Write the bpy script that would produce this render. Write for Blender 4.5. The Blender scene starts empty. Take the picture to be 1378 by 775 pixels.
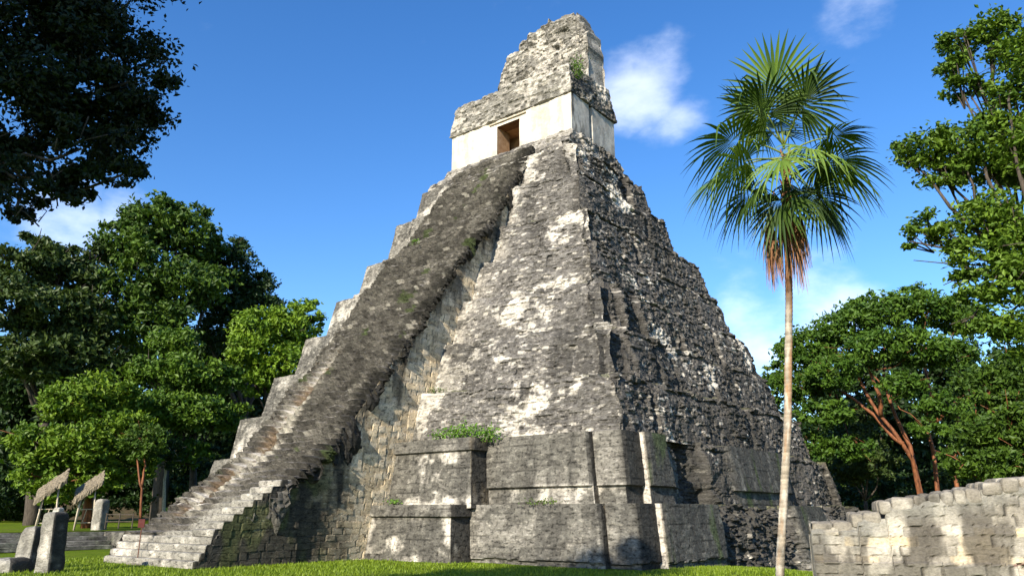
import bpy, math, random
import numpy as np
from mathutils import Vector, Matrix

random.seed(7)
RNG = np.random.default_rng(11)
R = math.radians
scene = bpy.context.scene
COL = scene.collection

# ------------------------------------------------------------------ camera
CAM = np.array([34.19, -44.12, 2.165])
YAW, PITCH, FPX = R(-38.312), R(16.437), 1027.65
cam_data = bpy.data.cameras.new("camera")
cam_data.sensor_width = 36.0
cam_data.lens = FPX / 1378.0 * 36.0
cam_data.clip_start = 0.1
cam_data.clip_end = 6000
cam = bpy.data.objects.new("camera", cam_data)
cam.location = CAM
cam.rotation_euler = (R(90) + PITCH, 0, -YAW)
COL.objects.link(cam)
scene.camera = cam

# ------------------------------------------------------------------ light
SUN_EL, SUN_AZ = R(27), R(170.5)          # azimuth clockwise from +Y (north of the scene)
EXPOSURE = 0.82
world = bpy.data.worlds.new("World")
scene.world = world
world.use_nodes = True
wt = world.node_tree
wt.nodes.clear()


def N(t, kind, **kw):
    n = t.nodes.new(kind)
    for k, v in kw.items():
        setattr(n, k, v)
    return n


sky = N(wt, 'ShaderNodeTexSky')
sky.sky_type = 'NISHITA'
sky.sun_disc = False
sky.sun_elevation = SUN_EL
sky.sun_rotation = SUN_AZ
sky.altitude = 200
sky.air_density = 1.0
sky.dust_density = 0.3
sky.ozone_density = 2.5
bg = N(wt, 'ShaderNodeBackground')
bg.inputs['Strength'].default_value = 0.137
wo = N(wt, 'ShaderNodeOutputWorld')
hsv = N(wt, 'ShaderNodeHueSaturation')
hsv.inputs['Saturation'].default_value = 1.29
hsv.inputs['Hue'].default_value = 0.508
wt.links.new(sky.outputs[0], hsv.inputs['Color'])
wt.links.new(bg.outputs[0], wo.inputs[0])


def ray(u, v):
    f = np.array([math.sin(YAW) * math.cos(PITCH), math.cos(YAW) * math.cos(PITCH), math.sin(PITCH)])
    r = np.array([math.cos(YAW), -math.sin(YAW), 0])
    up = np.cross(r, f)
    return f + r * (u - 689) / FPX - up * (v - 387.5) / FPX


def at(u, v, d):
    """point seen at photo pixel u,v, d metres away along the ground"""
    q = ray(u, v)
    return CAM + q * d / math.hypot(q[0], q[1])


# clouds: broken cumulus at fixed compass directions of the sky
tc = N(wt, 'ShaderNodeTexCoord')
nz = N(wt, 'ShaderNodeTexNoise')
nz.inputs['Scale'].default_value = 9.0
nz.inputs['Detail'].default_value = 9.0
nz.inputs['Roughness'].default_value = 0.58
mp = N(wt, 'ShaderNodeMapping')
mp.inputs['Scale'].default_value = (1, 1, 1.9)
wt.links.new(tc.outputs['Generated'], mp.inputs['Vector'])
wt.links.new(mp.outputs[0], nz.inputs['Vector'])
wisp = N(wt, 'ShaderNodeVectorMath', operation='MULTIPLY_ADD')
wisp.inputs[1].default_value = (0.10, 0.10, 0.10)
nzv = N(wt, 'ShaderNodeTexNoise')
nzv.inputs['Scale'].default_value = 5.0
nzv.inputs['Detail'].default_value = 4.0
wt.links.new(tc.outputs['Generated'], nzv.inputs['Vector'])
wt.links.new(nzv.outputs['Color'], wisp.inputs[0])
wt.links.new(tc.outputs['Generated'], wisp.inputs[2])
acc = None
for (u, v, rad, amt) in ((868, 122, .11, .95), (905, 165, .09, .7), (1110, 415, .12, .85), (1010, 440, .11, .75),
                         (1170, 12, .09, .5), (80, 298, .09, .8), (160, 300, .08, .65), (700, 8, .09, .45), (1050, 455, .11, .8)):
    d = ray(u, v)
    d = d / np.linalg.norm(d)
    dt = N(wt, 'ShaderNodeVectorMath', operation='DISTANCE')
    dt.inputs[1].default_value = (d[0] + .05, d[1] + .05, d[2] + .05)
    wt.links.new(wisp.outputs[0], dt.inputs[0])
    mr = N(wt, 'ShaderNodeMapRange')
    mr.inputs['From Min'].default_value = rad
    mr.inputs['From Max'].default_value = rad * 0.15
    mr.inputs['To Min'].default_value = 0
    mr.inputs['To Max'].default_value = amt
    mr.interpolation_type = 'SMOOTHSTEP'
    wt.links.new(dt.outputs['Value'], mr.inputs['Value'])
    if acc is None:
        acc = mr.outputs[0]
    else:
        mx = N(wt, 'ShaderNodeMath', operation='MAXIMUM')
        wt.links.new(acc, mx.inputs[0])
        wt.links.new(mr.outputs[0], mx.inputs[1])
        acc = mx.outputs[0]
nm = N(wt, 'ShaderNodeMath', operation='MULTIPLY_ADD')      # (noise - .5) * 2.4
nm.inputs[1].default_value = 2.4
nm.inputs[2].default_value = -1.62
wt.links.new(nz.outputs[0], nm.inputs[0])
ad = N(wt, 'ShaderNodeMath', operation='MULTIPLY_ADD')
ad.inputs[1].default_value = 1.5
wt.links.new(acc, ad.inputs[0])
wt.links.new(nm.outputs[0], ad.inputs[2])
ml = N(wt, 'ShaderNodeMapRange', interpolation_type='SMOOTHSTEP')
ml.inputs['From Min'].default_value = 0.0
ml.inputs['From Max'].default_value = 1.45
ml.inputs['To Max'].default_value = 0.44
wt.links.new(ad.outputs[0], ml.inputs['Value'])
mixc = N(wt, 'ShaderNodeMix', data_type='RGBA')
mixc.inputs['B'].default_value = (8.0, 8.3, 8.8, 1)
wt.links.new(ml.outputs[0], mixc.inputs['Factor'])
wt.links.new(hsv.outputs[0], mixc.inputs['A'])
wt.links.new(mixc.outputs['Result'], bg.inputs['Color'])

sd = bpy.data.lights.new("sun", 'SUN')
sd.energy = 5.0
sd.angle = R(0.5)
sd.color = (1.0, 0.905, 0.76)
sun = bpy.data.objects.new("sun", sd)
to_sun = Vector((math.sin(SUN_AZ) * math.cos(SUN_EL), math.cos(SUN_AZ) * math.cos(SUN_EL), math.sin(SUN_EL)))
sun.rotation_euler = to_sun.to_track_quat('Z', 'Y').to_euler()
sun.location = (0, -60, 60)
COL.objects.link(sun)

scene.view_settings.view_transform = 'Standard'
scene.view_settings.look = 'None'
scene.view_settings.exposure = EXPOSURE
scene.view_settings.gamma = 1.0
scene.cycles.max_bounces = 5
scene.cycles.diffuse_bounces = 1
scene.cycles.transmission_bounces = 3

# ------------------------------------------------------------------ numpy noise
def _h(a, b, c, seed):
    with np.errstate(over='ignore'):
        h = (a.astype(np.uint32) * np.uint32(374761393) + b.astype(np.uint32) * np.uint32(668265263)
             + c.astype(np.uint32) * np.uint32(2246822519) + np.uint32(seed * 3266489917 % 4294967296))
        h = (h ^ (h >> np.uint32(13))) * np.uint32(1274126177)
        h = (h ^ (h >> np.uint32(16))) * np.uint32(2654435761)
        h = h ^ (h >> np.uint32(15))
    return h.astype(np.float64) / 4294967295.0


def hash2(a, b, seed=0):
    a = np.asarray(a).astype(np.int64)
    b = np.asarray(b).astype(np.int64)
    return _h(a & 0xffffffff, b & 0xffffffff, np.zeros_like(a), seed)


def vnoise(x, y, z, seed=0):
    x, y, z = np.broadcast_arrays(np.asarray(x, float), np.asarray(y, float), np.asarray(z, float))
    ix, iy, iz = np.floor(x).astype(np.int64), np.floor(y).astype(np.int64), np.floor(z).astype(np.int64)
    fx, fy, fz = x - ix, y - iy, z - iz
    fx, fy, fz = (f * f * (3 - 2 * f) for f in (fx, fy, fz))
    out = 0
    for dx in (0, 1):
        wx = fx if dx else 1 - fx
        for dy in (0, 1):
            wy = fy if dy else 1 - fy
            for dz in (0, 1):
                wz = fz if dz else 1 - fz
                out = out + wx * wy * wz * _h((ix + dx) & 0xffffffff, (iy + dy) & 0xffffffff, (iz + dz) & 0xffffffff, seed)
    return out


def fbm(x, y, z, o=4, seed=0):
    s, a, t = 0, 1.0, 0
    for k in range(o):
        s = s + a * vnoise(x * 2 ** k, y * 2 ** k, z * 2 ** k, seed + k * 17)
        t += a
        a *= .5
    return s / t


def sstep(a, b, x):
    t = np.clip((x - a) / (b - a), 0, 1)
    return t * t * (3 - 2 * t)


def stones(u, z, ch, sw, seed):
    """coursed rubble: random number per stone and distance to its joint"""
    zz = z + .25 * ch * (vnoise(u * .9, z * .4, 3.3, seed + 5) - .5) * 2
    row = np.floor(zz / ch)
    uu = u + sw * 3 * hash2(row, row * 0 + 7, seed) + .5 * sw * (vnoise(u * 1.2 / sw * .4, row * 5.1, 0, seed + 9) - .5) * 2
    colm = np.floor(uu / sw)
    rnd = hash2(row, colm, seed + 1)
    rnd2 = hash2(row, colm, seed + 2)
    fu = np.abs(uu / sw - colm - .5) * 2
    fz = np.abs(zz / ch - row - .5) * 2
    edge = np.maximum(fu ** 3, fz ** 3)
    return rnd, rnd2, edge


# ------------------------------------------------------------------ object helpers
def tagset(o, label=None, cat=None, group=None, kind=None):
    if label:
        o['label'] = label
    if cat:
        o['category'] = cat
    if group:
        o['group'] = group
    if kind:
        o['kind'] = kind
    return o


def empty(name, loc=(0, 0, 0), rz=0, label=None, cat=None, group=None):
    o = bpy.data.objects.new(name, None)
    o.location = [float(q) for q in loc]
    o.rotation_euler = (0, 0, rz)
    o.empty_display_size = .3
    COL.objects.link(o)
    return tagset(o, label, cat, group)


def mesh_np(name, V, F, mat, parent=None, col=None, smooth=False, world=True):
    """V (n,3) world coordinates, F (m,k) index array or list of arrays"""
    me = bpy.data.meshes.new(name)
    V = np.asarray(V, dtype=np.float64).copy()
    if parent is not None and world:
        V -= np.array(parent.location)
    if isinstance(F, np.ndarray):
        F = [F]
    F = [np.asarray(f, dtype=np.int32) for f in F if len(f)]
    nl = sum(f.size for f in F)
    npol = sum(len(f) for f in F)
    me.vertices.add(len(V))
    me.vertices.foreach_set('co', V.astype(np.float32).ravel())
    me.loops.add(nl)
    me.loops.foreach_set('vertex_index', np.concatenate([f.ravel() for f in F]))
    me.polygons.add(npol)
    tot = np.concatenate([np.full(len(f), f.shape[1], dtype=np.int32) for f in F])
    st = np.concatenate([[0], np.cumsum(tot)[:-1]]).astype(np.int32)
    me.polygons.foreach_set('loop_start', st)
    me.polygons.foreach_set('loop_total', tot)
    me.polygons.foreach_set('use_smooth', np.full(npol, bool(smooth)))
    me.update(calc_edges=True)
    me.validate()
    if col is not None:
        a = me.color_attributes.new('Col', 'FLOAT_COLOR', 'POINT')
        c4 = np.ones((len(V), 4), dtype=np.float32)
        c4[:, :3] = col
        a.data.foreach_set('color', c4.ravel())
    me.materials.append(mat)
    o = bpy.data.objects.new(name, me)
    COL.objects.link(o)
    if parent is not None:
        o.parent = parent
    return o


def grid_faces(nr, nc, closed=False, flip=False):
    r = np.arange(nr - 1)[:, None]
    c = np.arange(nc if closed else nc - 1)[None, :]
    a = r * nc + c
    b = r * nc + (c + 1) % nc
    f = np.stack([a, b, b + nc, a + nc], -1).reshape(-1, 4)
    return f[:, ::-1] if flip else f


class MB:
    """collects simple solids into one mesh"""
    def __init__(self):
        self.V, self.F, self.n = [], [], 0

    def add(self, V, F):
        self.V.append(np.asarray(V, float))
        for f in F:
            self.F.append(tuple(int(i) + self.n for i in f))
        self.n += len(V)

    def box(self, c, s, rz=0, jit=0, taper=1.0, m=None):
        x, y, z = np.array(s) / 2
        V = np.array([[sx * x, sy * y, sz * z] for sz in (-1, 1) for sy in (-1, 1) for sx in (-1, 1)], float)
        V[4:, :2] *= taper
        V += RNG.uniform(-jit, jit, V.shape)
        ca, sa = math.cos(rz), math.sin(rz)
        V = V @ np.array([[ca, sa, 0], [-sa, ca, 0], [0, 0, 1]])
        if m is not None:
            V = V @ np.array(m)
        self.add(V + np.array(c), [(0, 2, 3, 1), (4, 5, 7, 6), (0, 1, 5, 4), (2, 6, 7, 3), (0, 4, 6, 2), (1, 3, 7, 5)])

    def tube(self, P, rad, n=8, wob=0, cap=True):
        P = np.asarray(P, float)
        rad = np.broadcast_to(np.asarray(rad, float), (len(P),))
        T = np.gradient(P, axis=0)
        T /= np.linalg.norm(T, axis=1)[:, None] + 1e-9
        ref = np.array([0, 0, 1.]) if abs(T[0][2]) < .9 else np.array([1., 0, 0])
        V = []
        for i in range(len(P)):
            a = np.cross(T[i], ref)
            a /= np.linalg.norm(a)
            b = np.cross(T[i], a)
            for k in range(n):
                th = 2 * math.pi * k / n
                rr = rad[i] * (1 + wob * RNG.uniform(-1, 1))
                V.append(P[i] + (a * math.cos(th) + b * math.sin(th)) * rr)
        F = []
        for i in range(len(P) - 1):
            for k in range(n):
                k2 = (k + 1) % n
                F.append((i * n + k, i * n + k2, (i + 1) * n + k2, (i + 1) * n + k))
        if cap:
            F.append(tuple(range(n))[::-1])
            F.append(tuple((len(P) - 1) * n + k for k in range(n)))
        self.add(V, F)

    def build(self, name, mat, parent=None, smooth=False, bevel=0):
        me = bpy.data.meshes.new(name)
        V = np.concatenate(self.V)
        if parent is not None:
            V = V - np.array(parent.location)
        me.from_pydata(V.tolist(), [], self.F)
        me.update()
        if smooth:
            for p in me.polygons:
                p.use_smooth = True
        me.materials.append(mat)
        o = bpy.data.objects.new(name, me)
        COL.objects.link(o)
        if parent is not None:
            o.parent = parent
        if bevel:
            b = o.modifiers.new('bevel', 'BEVEL')
            b.width = bevel
            b.segments = 2
        return o


# ------------------------------------------------------------------ materials
def new_mat(name):
    m = bpy.data.materials.new(name)
    m.use_nodes = True
    t = m.node_tree
    b = t.nodes['Principled BSDF']
    return m, t, b


def pos_noise(t, scale, detail=5, rough=.6, sc3=None):
    g = N(t, 'ShaderNodeNewGeometry')
    n = N(t, 'ShaderNodeTexNoise')
    n.inputs['Scale'].default_value = scale
    n.inputs['Detail'].default_value = detail
    n.inputs['Roughness'].default_value = rough
    if sc3:
        m = N(t, 'ShaderNodeMapping')
        m.inputs['Scale'].default_value = sc3
        t.links.new(g.outputs['Position'], m.inputs['Vector'])
        t.links.new(m.outputs[0], n.inputs['Vector'])
    else:
        t.links.new(g.outputs['Position'], n.inputs['Vector'])
    return n.outputs[0]


def ramp(t, src, stops):
    r = N(t, 'ShaderNodeValToRGB')
    e = r.color_ramp.elements
    while len(e) < len(stops):
        e.new(0.5)
    for k, (p, c) in enumerate(stops):
        e[k].position = p
        e[k].color = (c[0], c[1], c[2], 1) if not isinstance(c, (int, float)) else (c, c, c, 1)
    t.links.new(src, r.inputs[0])
    return r.outputs[0]


def mult(t, a, b, mode='MULTIPLY', fac=1.0):
    m = N(t, 'ShaderNodeMix', data_type='RGBA', blend_type=mode)
    m.inputs['Factor'].default_value = fac
    t.links.new(a, m.inputs['A'])
    t.links.new(b, m.inputs['B'])
    return m.outputs['Result']


def bump(t, b, h, dist, strength=1.0, prev=None):
    n = N(t, 'ShaderNodeBump')
    n.inputs['Strength'].default_value = strength
    n.inputs['Distance'].default_value = dist
    t.links.new(h, n.inputs['Height'])
    if prev is not None:
        t.links.new(prev, n.inputs['Normal'])
    t.links.new(n.outputs[0], b.inputs['Normal'])
    return n.outputs[0]


def stone_mat(name, fine=9.0, bdist=.05, lo=.55, hi=1.4, fleck=0.0):
    """colour from the mesh attribute (per stone), broken up by grain and lichen speckle"""
    m, t, b = new_mat(name)
    at_ = N(t, 'ShaderNodeAttribute', attribute_name='Col')
    n1 = pos_noise(t, fine, 6, .7, (1, 1, 1.9))
    g = ramp(t, n1, [(.28, lo), (.5, 1.0), (.72, hi)])
    c = mult(t, at_.outputs['Color'], g)
    n2 = pos_noise(t, 2.3, 4, .6)
    c = mult(t, c, ramp(t, n2, [(.3, (.82, .80, .78)), (.7, (1.15, 1.14, 1.10))]))
    if fleck:
        br_ = N(t, 'ShaderNodeMix', data_type='RGBA', blend_type='MULTIPLY')
        br_.inputs['Factor'].default_value = 1
        br_.inputs['B'].default_value = (3.6, 3.5, 3.3, 1)
        t.links.new(at_.outputs['Color'], br_.inputs['A'])
        mn_ = N(t, 'ShaderNodeMix', data_type='RGBA', blend_type='DARKEN')
        mn_.inputs['Factor'].default_value = 1
        mn_.inputs['B'].default_value = (.62, .58, .51, 1)
        t.links.new(br_.outputs['Result'], mn_.inputs['A'])
        n3 = pos_noise(t, 3.6, 8, .72, (1, 1, 2.3))
        mxf = N(t, 'ShaderNodeMix', data_type='RGBA')
        t.links.new(mn_.outputs['Result'], mxf.inputs['B'])
        t.links.new(ramp(t, n3, [(.56, 0), (.64, fleck)]), mxf.inputs['Factor'])
        t.links.new(c, mxf.inputs['A'])
        c = mult(t, mxf.outputs['Result'], ramp(t, n3, [(.36, .22), (.47, 1.0)]))
    t.links.new(c, b.inputs['Base Color'])
    b.inputs['Roughness'].default_value = .95
    b.inputs['Specular IOR Level'].default_value = .15
    p = bump(t, b, n1, bdist, 1.0)
    bump(t, b, n2, bdist * 1.5, .6, p)
    return m


M_STONE = stone_mat('weathered_limestone', fleck=.75)
M_STAIR = stone_mat('stair_rubble', 8.0, .05, .5, 1.4, fleck=.40)
M_DRESSED = stone_mat('dressed_limestone', 9.0, .03, .6, 1.35, fleck=.35)


def simple_mat(name, c1, c2, scale=4, rough=.9, bd=.02, sc3=None):
    m, t, b = new_mat(name)
    n1 = pos_noise(t, scale, 6, .65, sc3)
    t.links.new(ramp(t, n1, [(.3, c1), (.7, c2)]), b.inputs['Base Color'])
    b.inputs['Roughness'].default_value = rough
    b.inputs['Specular IOR Level'].default_value = .2
    if bd:
        bump(t, b, n1, bd)
    return m


def leaf_mat(name, trans=.3):
    m, t, b = new_mat(name)
    a = N(t, 'ShaderNodeAttribute', attribute_name='Col')
    t.links.new(a.outputs['Color'], b.inputs['Base Color'])
    b.inputs['Roughness'].default_value = .55
    b.inputs['Specular IOR Level'].default_value = .3
    tr = N(t, 'ShaderNodeBsdfTranslucent')
    br = N(t, 'ShaderNodeMix', data_type='RGBA', blend_type='MULTIPLY')
    br.inputs['Factor'].default_value = 1
    br.inputs['B'].default_value = (1.3, 1.35, .5, 1)
    t.links.new(a.outputs['Color'], br.inputs['A'])
    t.links.new(br.outputs['Result'], tr.inputs['Color'])
    mx = N(t, 'ShaderNodeMixShader')
    mx.inputs[0].default_value = trans
    t.links.new(b.outputs[0], mx.inputs[1])
    t.links.new(tr.outputs[0], mx.inputs[2])
    t.links.new(mx.outputs[0], t.nodes['Material Output'].inputs['Surface'])
    return m


M_LEAF = leaf_mat('leaf', .17)
M_BARK = simple_mat('grey_bark', (.03, .025, .019), (.11, .09, .07), 5, .95, .03, (3, 3, .6))
M_REDBARK = simple_mat('red_bark', (.06, .025, .013), (.30, .115, .05), 2.2, .6, .01, (2, 2, .8))
M_PALE = simple_mat('pale_wood', (.35, .29, .20), (.6, .52, .40), 8, .8, .005)
M_THATCH = simple_mat('thatch', (.10, .085, .06), (.30, .25, .17), 9, .95, .06, (1, 1, 1))

# ------------------------------------------------------------------ ground
def ground_z(x, y):
    x = np.asarray(x, float)
    y = np.asarray(y, float)
    z = .10 * (fbm(x * .12, y * .12, 0, 3, 3) - .5) * np.ones_like(x)
    z = z - 1.05 * sstep(-14, 4, y) * sstep(6, 17, x)
    hill = 9 * sstep(-58, -115, x) * sstep(-70, -30, y)
    return z + hill


xs = np.unique(np.concatenate([-np.geomspace(62, 2500, 22), np.arange(-60, 60.1, .8), np.geomspace(62, 2500, 22)]))
ys = np.unique(np.concatenate([-np.geomspace(62, 2500, 22), np.arange(-60, 60.1, .8), np.geomspace(62, 2500, 22)]))
gx, gy = np.meshgrid(xs, ys)
gz = ground_z(gx, gy)
m, t, b = new_mat('lawn')
n1 = pos_noise(t, .35, 6, .65)
n2 = pos_noise(t, 14, 5, .75)
c = ramp(t, n1, [(.3, (.085, .145, .006)), (.5, (.125, .19, .008)), (.7, (.17, .22, .012))])
c = mult(t, c, ramp(t, n2, [(.3, .6), (.7, 1.35)]))
n4 = pos_noise(t, .55, 7, .7)
mxs = N(t, 'ShaderNodeMix', data_type='RGBA')
mxs.inputs['B'].default_value = (.17, .13, .055, 1)
t.links.new(ramp(t, n4, [(.56, 0), (.70, .75)]), mxs.inputs['Factor'])
t.links.new(c, mxs.inputs['A'])
c = mxs.outputs['Result']
t.links.new(c, b.inputs['Base Color'])
b.inputs['Roughness'].default_value = .9
b.inputs['Specular IOR Level'].default_value = .1
bump(t, b, n2, .12)
M_LAWN = m
M_FLOOR = simple_mat('forest_floor', (.035, .045, .012), (.14, .085, .04), 1.2, .95, .1)
gr = mesh_np('ground', np.stack([gx, gy, gz], -1).reshape(-1, 3), grid_faces(len(ys), len(xs)), M_LAWN, smooth=True)
tagset(gr, kind='structure')
gr.data.materials.append(M_FLOOR)
cen_x = ((gx[:-1, :-1] + gx[1:, 1:]) / 2).ravel()
cen_y = ((gy[:-1, :-1] + gy[1:, 1:]) / 2).ravel()
fl = ((cen_x < -58) | (cen_y > 30) | (cen_x > 58) | (cen_y < -100))
gr.data.polygons.foreach_set('material_index', fl.astype(np.int32))

# ------------------------------------------------------------------ stepped pyramid
ZT = [2.56, 5.76, 8.64, 11.63, 14.58, 17.58, 20.54, 24.01, 27.0]
HX = [17.75, 16.37, 15.25, 13.82, 12.44, 11.06, 9.65, 8.26, 6.94]
FY = [15.05, 13.70, 12.94, 11.53, 10.04, 8.48, 6.87, 5.30, 3.77]
CY = [16.88, 15.41, 13.81, 12.16, 10.56, 8.89, 7.15, 5.56, 4.01]
HXR = [17.75, 16.37, 15.91, 14.44, 13.19, 11.92, 10.59, 9.13, 7.77]     # the ruined right corner bulges outwards
BY = [18.35, 16.40, 12.80, 10.80, 10.40, 9.20, 8.70, 7.30, 5.90]
SW = 3.875                                     # half width of the stairs

pyr = empty('stepped_pyramid', (0, 0, 0), 0,
            'tall grey stone step pyramid with a steep stairway and a ruined temple on top', 'pyramid')

C_DARK = np.array([.132, .125, .114])
C_GREY = np.array([.235, .225, .195])
C_WHITE = np.array([.66, .62, .54])
C_TAN = np.array([.66, .54, .36])
C_BLACK = np.array([.030, .029, .026])
C_MOSS = np.array([.07, .10, .03])


def mixc3(c, d, w):
    return c * (1 - w[:, None]) + np.asarray(d) * w[:, None]


def outline(k):
    hx, fy, by, c = HX[k], FY[k], BY[k], CY[k]
    pf = .42 if k < 2 else .02
    cw = 1.45 - .05 * k
    xb = min(9.06 - .12 * k, hx - 2.2)
    if k == 2:
        pf = .15
    fp = min(fy + pf, c - .08)
    P = [(-hx, -fy), (-hx + cw, -fy), (-hx + cw, -fp), (-xb, -fp), (-xb, -c), (xb, -c), (xb, -fp), (hx - cw, -fp),
         (hx - cw, -fy), (hx, -fy), (hx, -fy + cw), (hx + pf, -fy + cw), (hx + pf, by - cw), (hx, by - cw), (hx, by), (-hx, by)]
    S = ['C', 'S', 'F', 'S', 'B', 'D', 'F', 'S', 'C', 'K', 'S', 'R', 'S', 'K', 'X', 'X']
    if k >= 2:
        P = [(-hx, -fy), (-xb, -fy), (-xb, -c), (xb, -c), (xb + (1.7 if k < 5 else 1.1), -fy), (HXR[k], -fy), (HXR[k], by), (-hx, by)]
        S = ['F', 'S', 'B', 'D', 'F', 'R', 'X', 'X']
    return np.array(P, float), S


def terrace(k):
    P, S = outline(k)
    n = len(P)
    zt = ZT[k]
    zb = (ZT[k - 1] - .15) if k else -1.6
    h = zt - zb
    batter = (.50 if k == 0 else .62 if k == 1 else .62 if k == 2 else .85)
    if k == 0:
        batter *= h / 2.6
    nrm = []
    for i in range(n):
        d = P[(i + 1) % n] - P[i]
        d = d / np.linalg.norm(d)
        nrm.append(np.array([d[1], -d[0]]))
    ds = .066
    top, nn, seg, su = [], [], [], []
    off = []
    for i in range(n):
        a, b_ = P[i], P[(i + 1) % n]
        L = np.linalg.norm(b_ - a)
        coarse = S[i] == 'X'
        m_ = max(2, int(round(L / (.5 if coarse else ds))))
        na, nc_ = ((p_ + q_) / (1 + p_ @ q_) for p_, q_ in ((nrm[i - 1], nrm[i]), (nrm[i], nrm[(i + 1) % n])))
        for j in range(m_):
            f = j / m_
            top.append(a + (b_ - a) * f)
            off.append(na * (1 - f) + nc_ * f)
            nn.append((nrm[i - 1] + nrm[i]) / math.sqrt(2) if j == 0 else nrm[i])
            seg.append(S[i])
            su.append(L * f)
    top, off, nn = np.array(top), np.array(off), np.array(nn)
    seg = np.array(seg)
    nc = len(top)
    nr = int(h / ds) + 1
    tt = np.linspace(0, 1, nr)
    ins = np.array([.10, .25, .5, .9, 1.5, 2.3])
    T = np.concatenate([tt, np.ones(len(ins))])
    I = np.concatenate([np.zeros(nr), ins])
    nR = len(T)
    if k >= 2:
        off = off * np.where(top[:, :1] < -SW - .5, np.array([[.45, .62]]), np.array([[.85, 1.0]]))
    XY = top[None] + off[None] * (batter * (1 - T)[:, None, None] - I[:, None, None])
    Z = np.broadcast_to((zb + h * T)[:, None], (nR, nc)).copy()
    x, y = XY[..., 0], XY[..., 1]
    front = np.abs(nn[:, 1]) > .5
    U = np.where(front[None], x, y) + np.where(front, 0, 40)[None]
    sg = np.broadcast_to(seg[None], (nR, nc))
    Tg = np.broadcast_to(T[:, None], (nR, nc))
    Ig = np.broadcast_to(I[:, None], (nR, nc))
    right = nn[:, 0] > .5
    rg = np.broadcast_to(right[None], (nR, nc))
    fg = np.broadcast_to((nn[:, 1] < -.5)[None], (nR, nc))
    rubble = np.ones((nR, nc)) if k >= 2 else np.zeros((nR, nc))
    lowf = fbm(x * .3, y * .3, Z * .3, 4, 21) - .5
    midf = fbm(x * 1.1, y * 1.1, Z * 1.1, 4, 31) - .5
    D = np.zeros((nR, nc))
    rubble = rubble * (1 - .65 * np.exp(-np.maximum(x - SW, 0) / .9) * fg * (x > 0))
    # ruined stretches of the two restored lower terraces
    if k == 0:
        rubble = np.maximum(rubble, rg * sstep(-8.6, -7.2, y + 2 * lowf) * (1 - sstep(1.8, 3.0, y + 2 * lowf)))
        D = D - rg * rubble * .45
    if k == 1:
        gap = rg * sstep(-10.6, -10.3, y + .5 * midf) * (1 - sstep(-7.2, -5.6, y + 2 * midf + (Z - 4) * .35))
        D = D - .62 * gap
        rubble = np.maximum(rubble, rg * sstep(-9.6, -8.6, y + 2 * lowf) * (1 - sstep(-4.2, -3.0, y + 2 * lowf)))
        D = D + .5 * rg * rubble * (1 - gap)*0
        rubble = np.maximum(rubble, rg * sstep(5.0, 6.0, y))
    far = rg * sstep(7, 10, y)
    rubble = np.maximum(rubble, far)
    rubble = rubble * (1 - .80 * ((k >= 2) & fg & (x < -SW)))
    # masonry
    r1, r2, e1 = stones(U, Z, .15, .36, 100 + k)
    q1, q2, f1 = stones(U, Z, .24, .46, 300 + k)
    s1, s2, g1 = stones(U, Z, .34 if k else .5, .50 if k else .6, 500 + k)
    fin = fbm(x * 3.2, y * 3.2, Z * 3.2, 3, 33) - .5
    rough = np.where(rg, .75, .55)
    if k == 0:
        rough = np.where(rg, 2.0, rough)
    stoneD = ((r1 - .5) * .20 - .07 * e1 * (r2 > .3)) * (1 - .5 * (fbm(x * .5, y * .5, Z * .5, 2, 71) > .55)) + (s1 - .55) * .22 * (s2 > .45)
    gul = fbm(U * .42, 0 * U, Z * .06 + k * 3.1, 4, 61)
    gully = sstep(.61, .69, gul)
    ero = lowf * .55 + midf * .30
    topround = sstep(.72, 1.0, Tg) ** 2 * (.22 + .55 * np.clip(lowf + midf + .35, 0, 1))
    lft = np.where(x < -SW, 1.0, 0.0)
    topround = topround * np.where(rg, .65, .7) * (1 - .75 * lft)
    ero = ero * (1 - .55 * lft)
    D = D + rubble * (rough * stoneD + ero * np.where(rg, .62, .55) + rg * rubble * .75 * (fbm(x * .28, y * .28, Z * .22, 3, 23) - .5) - topround - gully * np.where(rg, .45, .20))
    # corner erosion of the upper terraces
    if k >= 2:
        hxl = np.where(x > 0, HXR[k], HX[k]) + batter * (1 - Tg)
        dc = np.minimum(np.abs(np.abs(x) - hxl) + np.abs(y + FY[k] + batter * (1 - Tg)), 3)
        D = D - np.where(x > 0, .40, .10) * np.exp(-(dc / .8) ** 2) * (.5 + lowf * 2)
    if k >= 1:
        cop = sstep(.90, .93, Tg) * (Ig < .05) * sstep(.36, .46, fbm(U * .35, k * 2.7, 0, 4, 67))
        D = D + cop * rubble * np.where(rg, .24, .17)
    # dressed panels: thin joints, mouldings and the recessed band
    dr = 1 - rubble
    D = D + dr * ((q1 - .5) * .018 - .014 * sstep(.75, 1, f1) + midf * .045)
    if k == 1:
        band = np.where((sg == 'F') | (sg == 'R') | (sg == 'C') | (sg == 'K'), sstep(3.33, 3.345, Z), 0)
        D = D + dr * .22 * band
        blk = np.where((sg == 'B') | (sg == 'D'), sstep(5.10, 5.115, Z), 0)
        D = D + dr * .18 * blk
    if k == 0:
        blk = np.where((sg == 'B') | (sg == 'D'), sstep(1.98, 1.995, Z), 0)
        D = D + dr * .18 * blk
        band = np.where((sg == 'F') | (sg == 'R') | (sg == 'C') | (sg == 'K'), sstep(.16, .2, Z + .25 * (midf)), 0)
        D = D + dr * .16 * band
    D = D * np.where(Ig > 0, np.exp(-Ig * 1.2), 1)
    warp = .55 * (fbm(U * .55, Z * .9, 2.2, 3, 85) - .5) * rubble
    X3 = x + nn[None, :, 0] * D + np.where(np.abs(nn[None, :, 1]) > .5, warp, 0) * (x > SW + .6)
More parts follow.
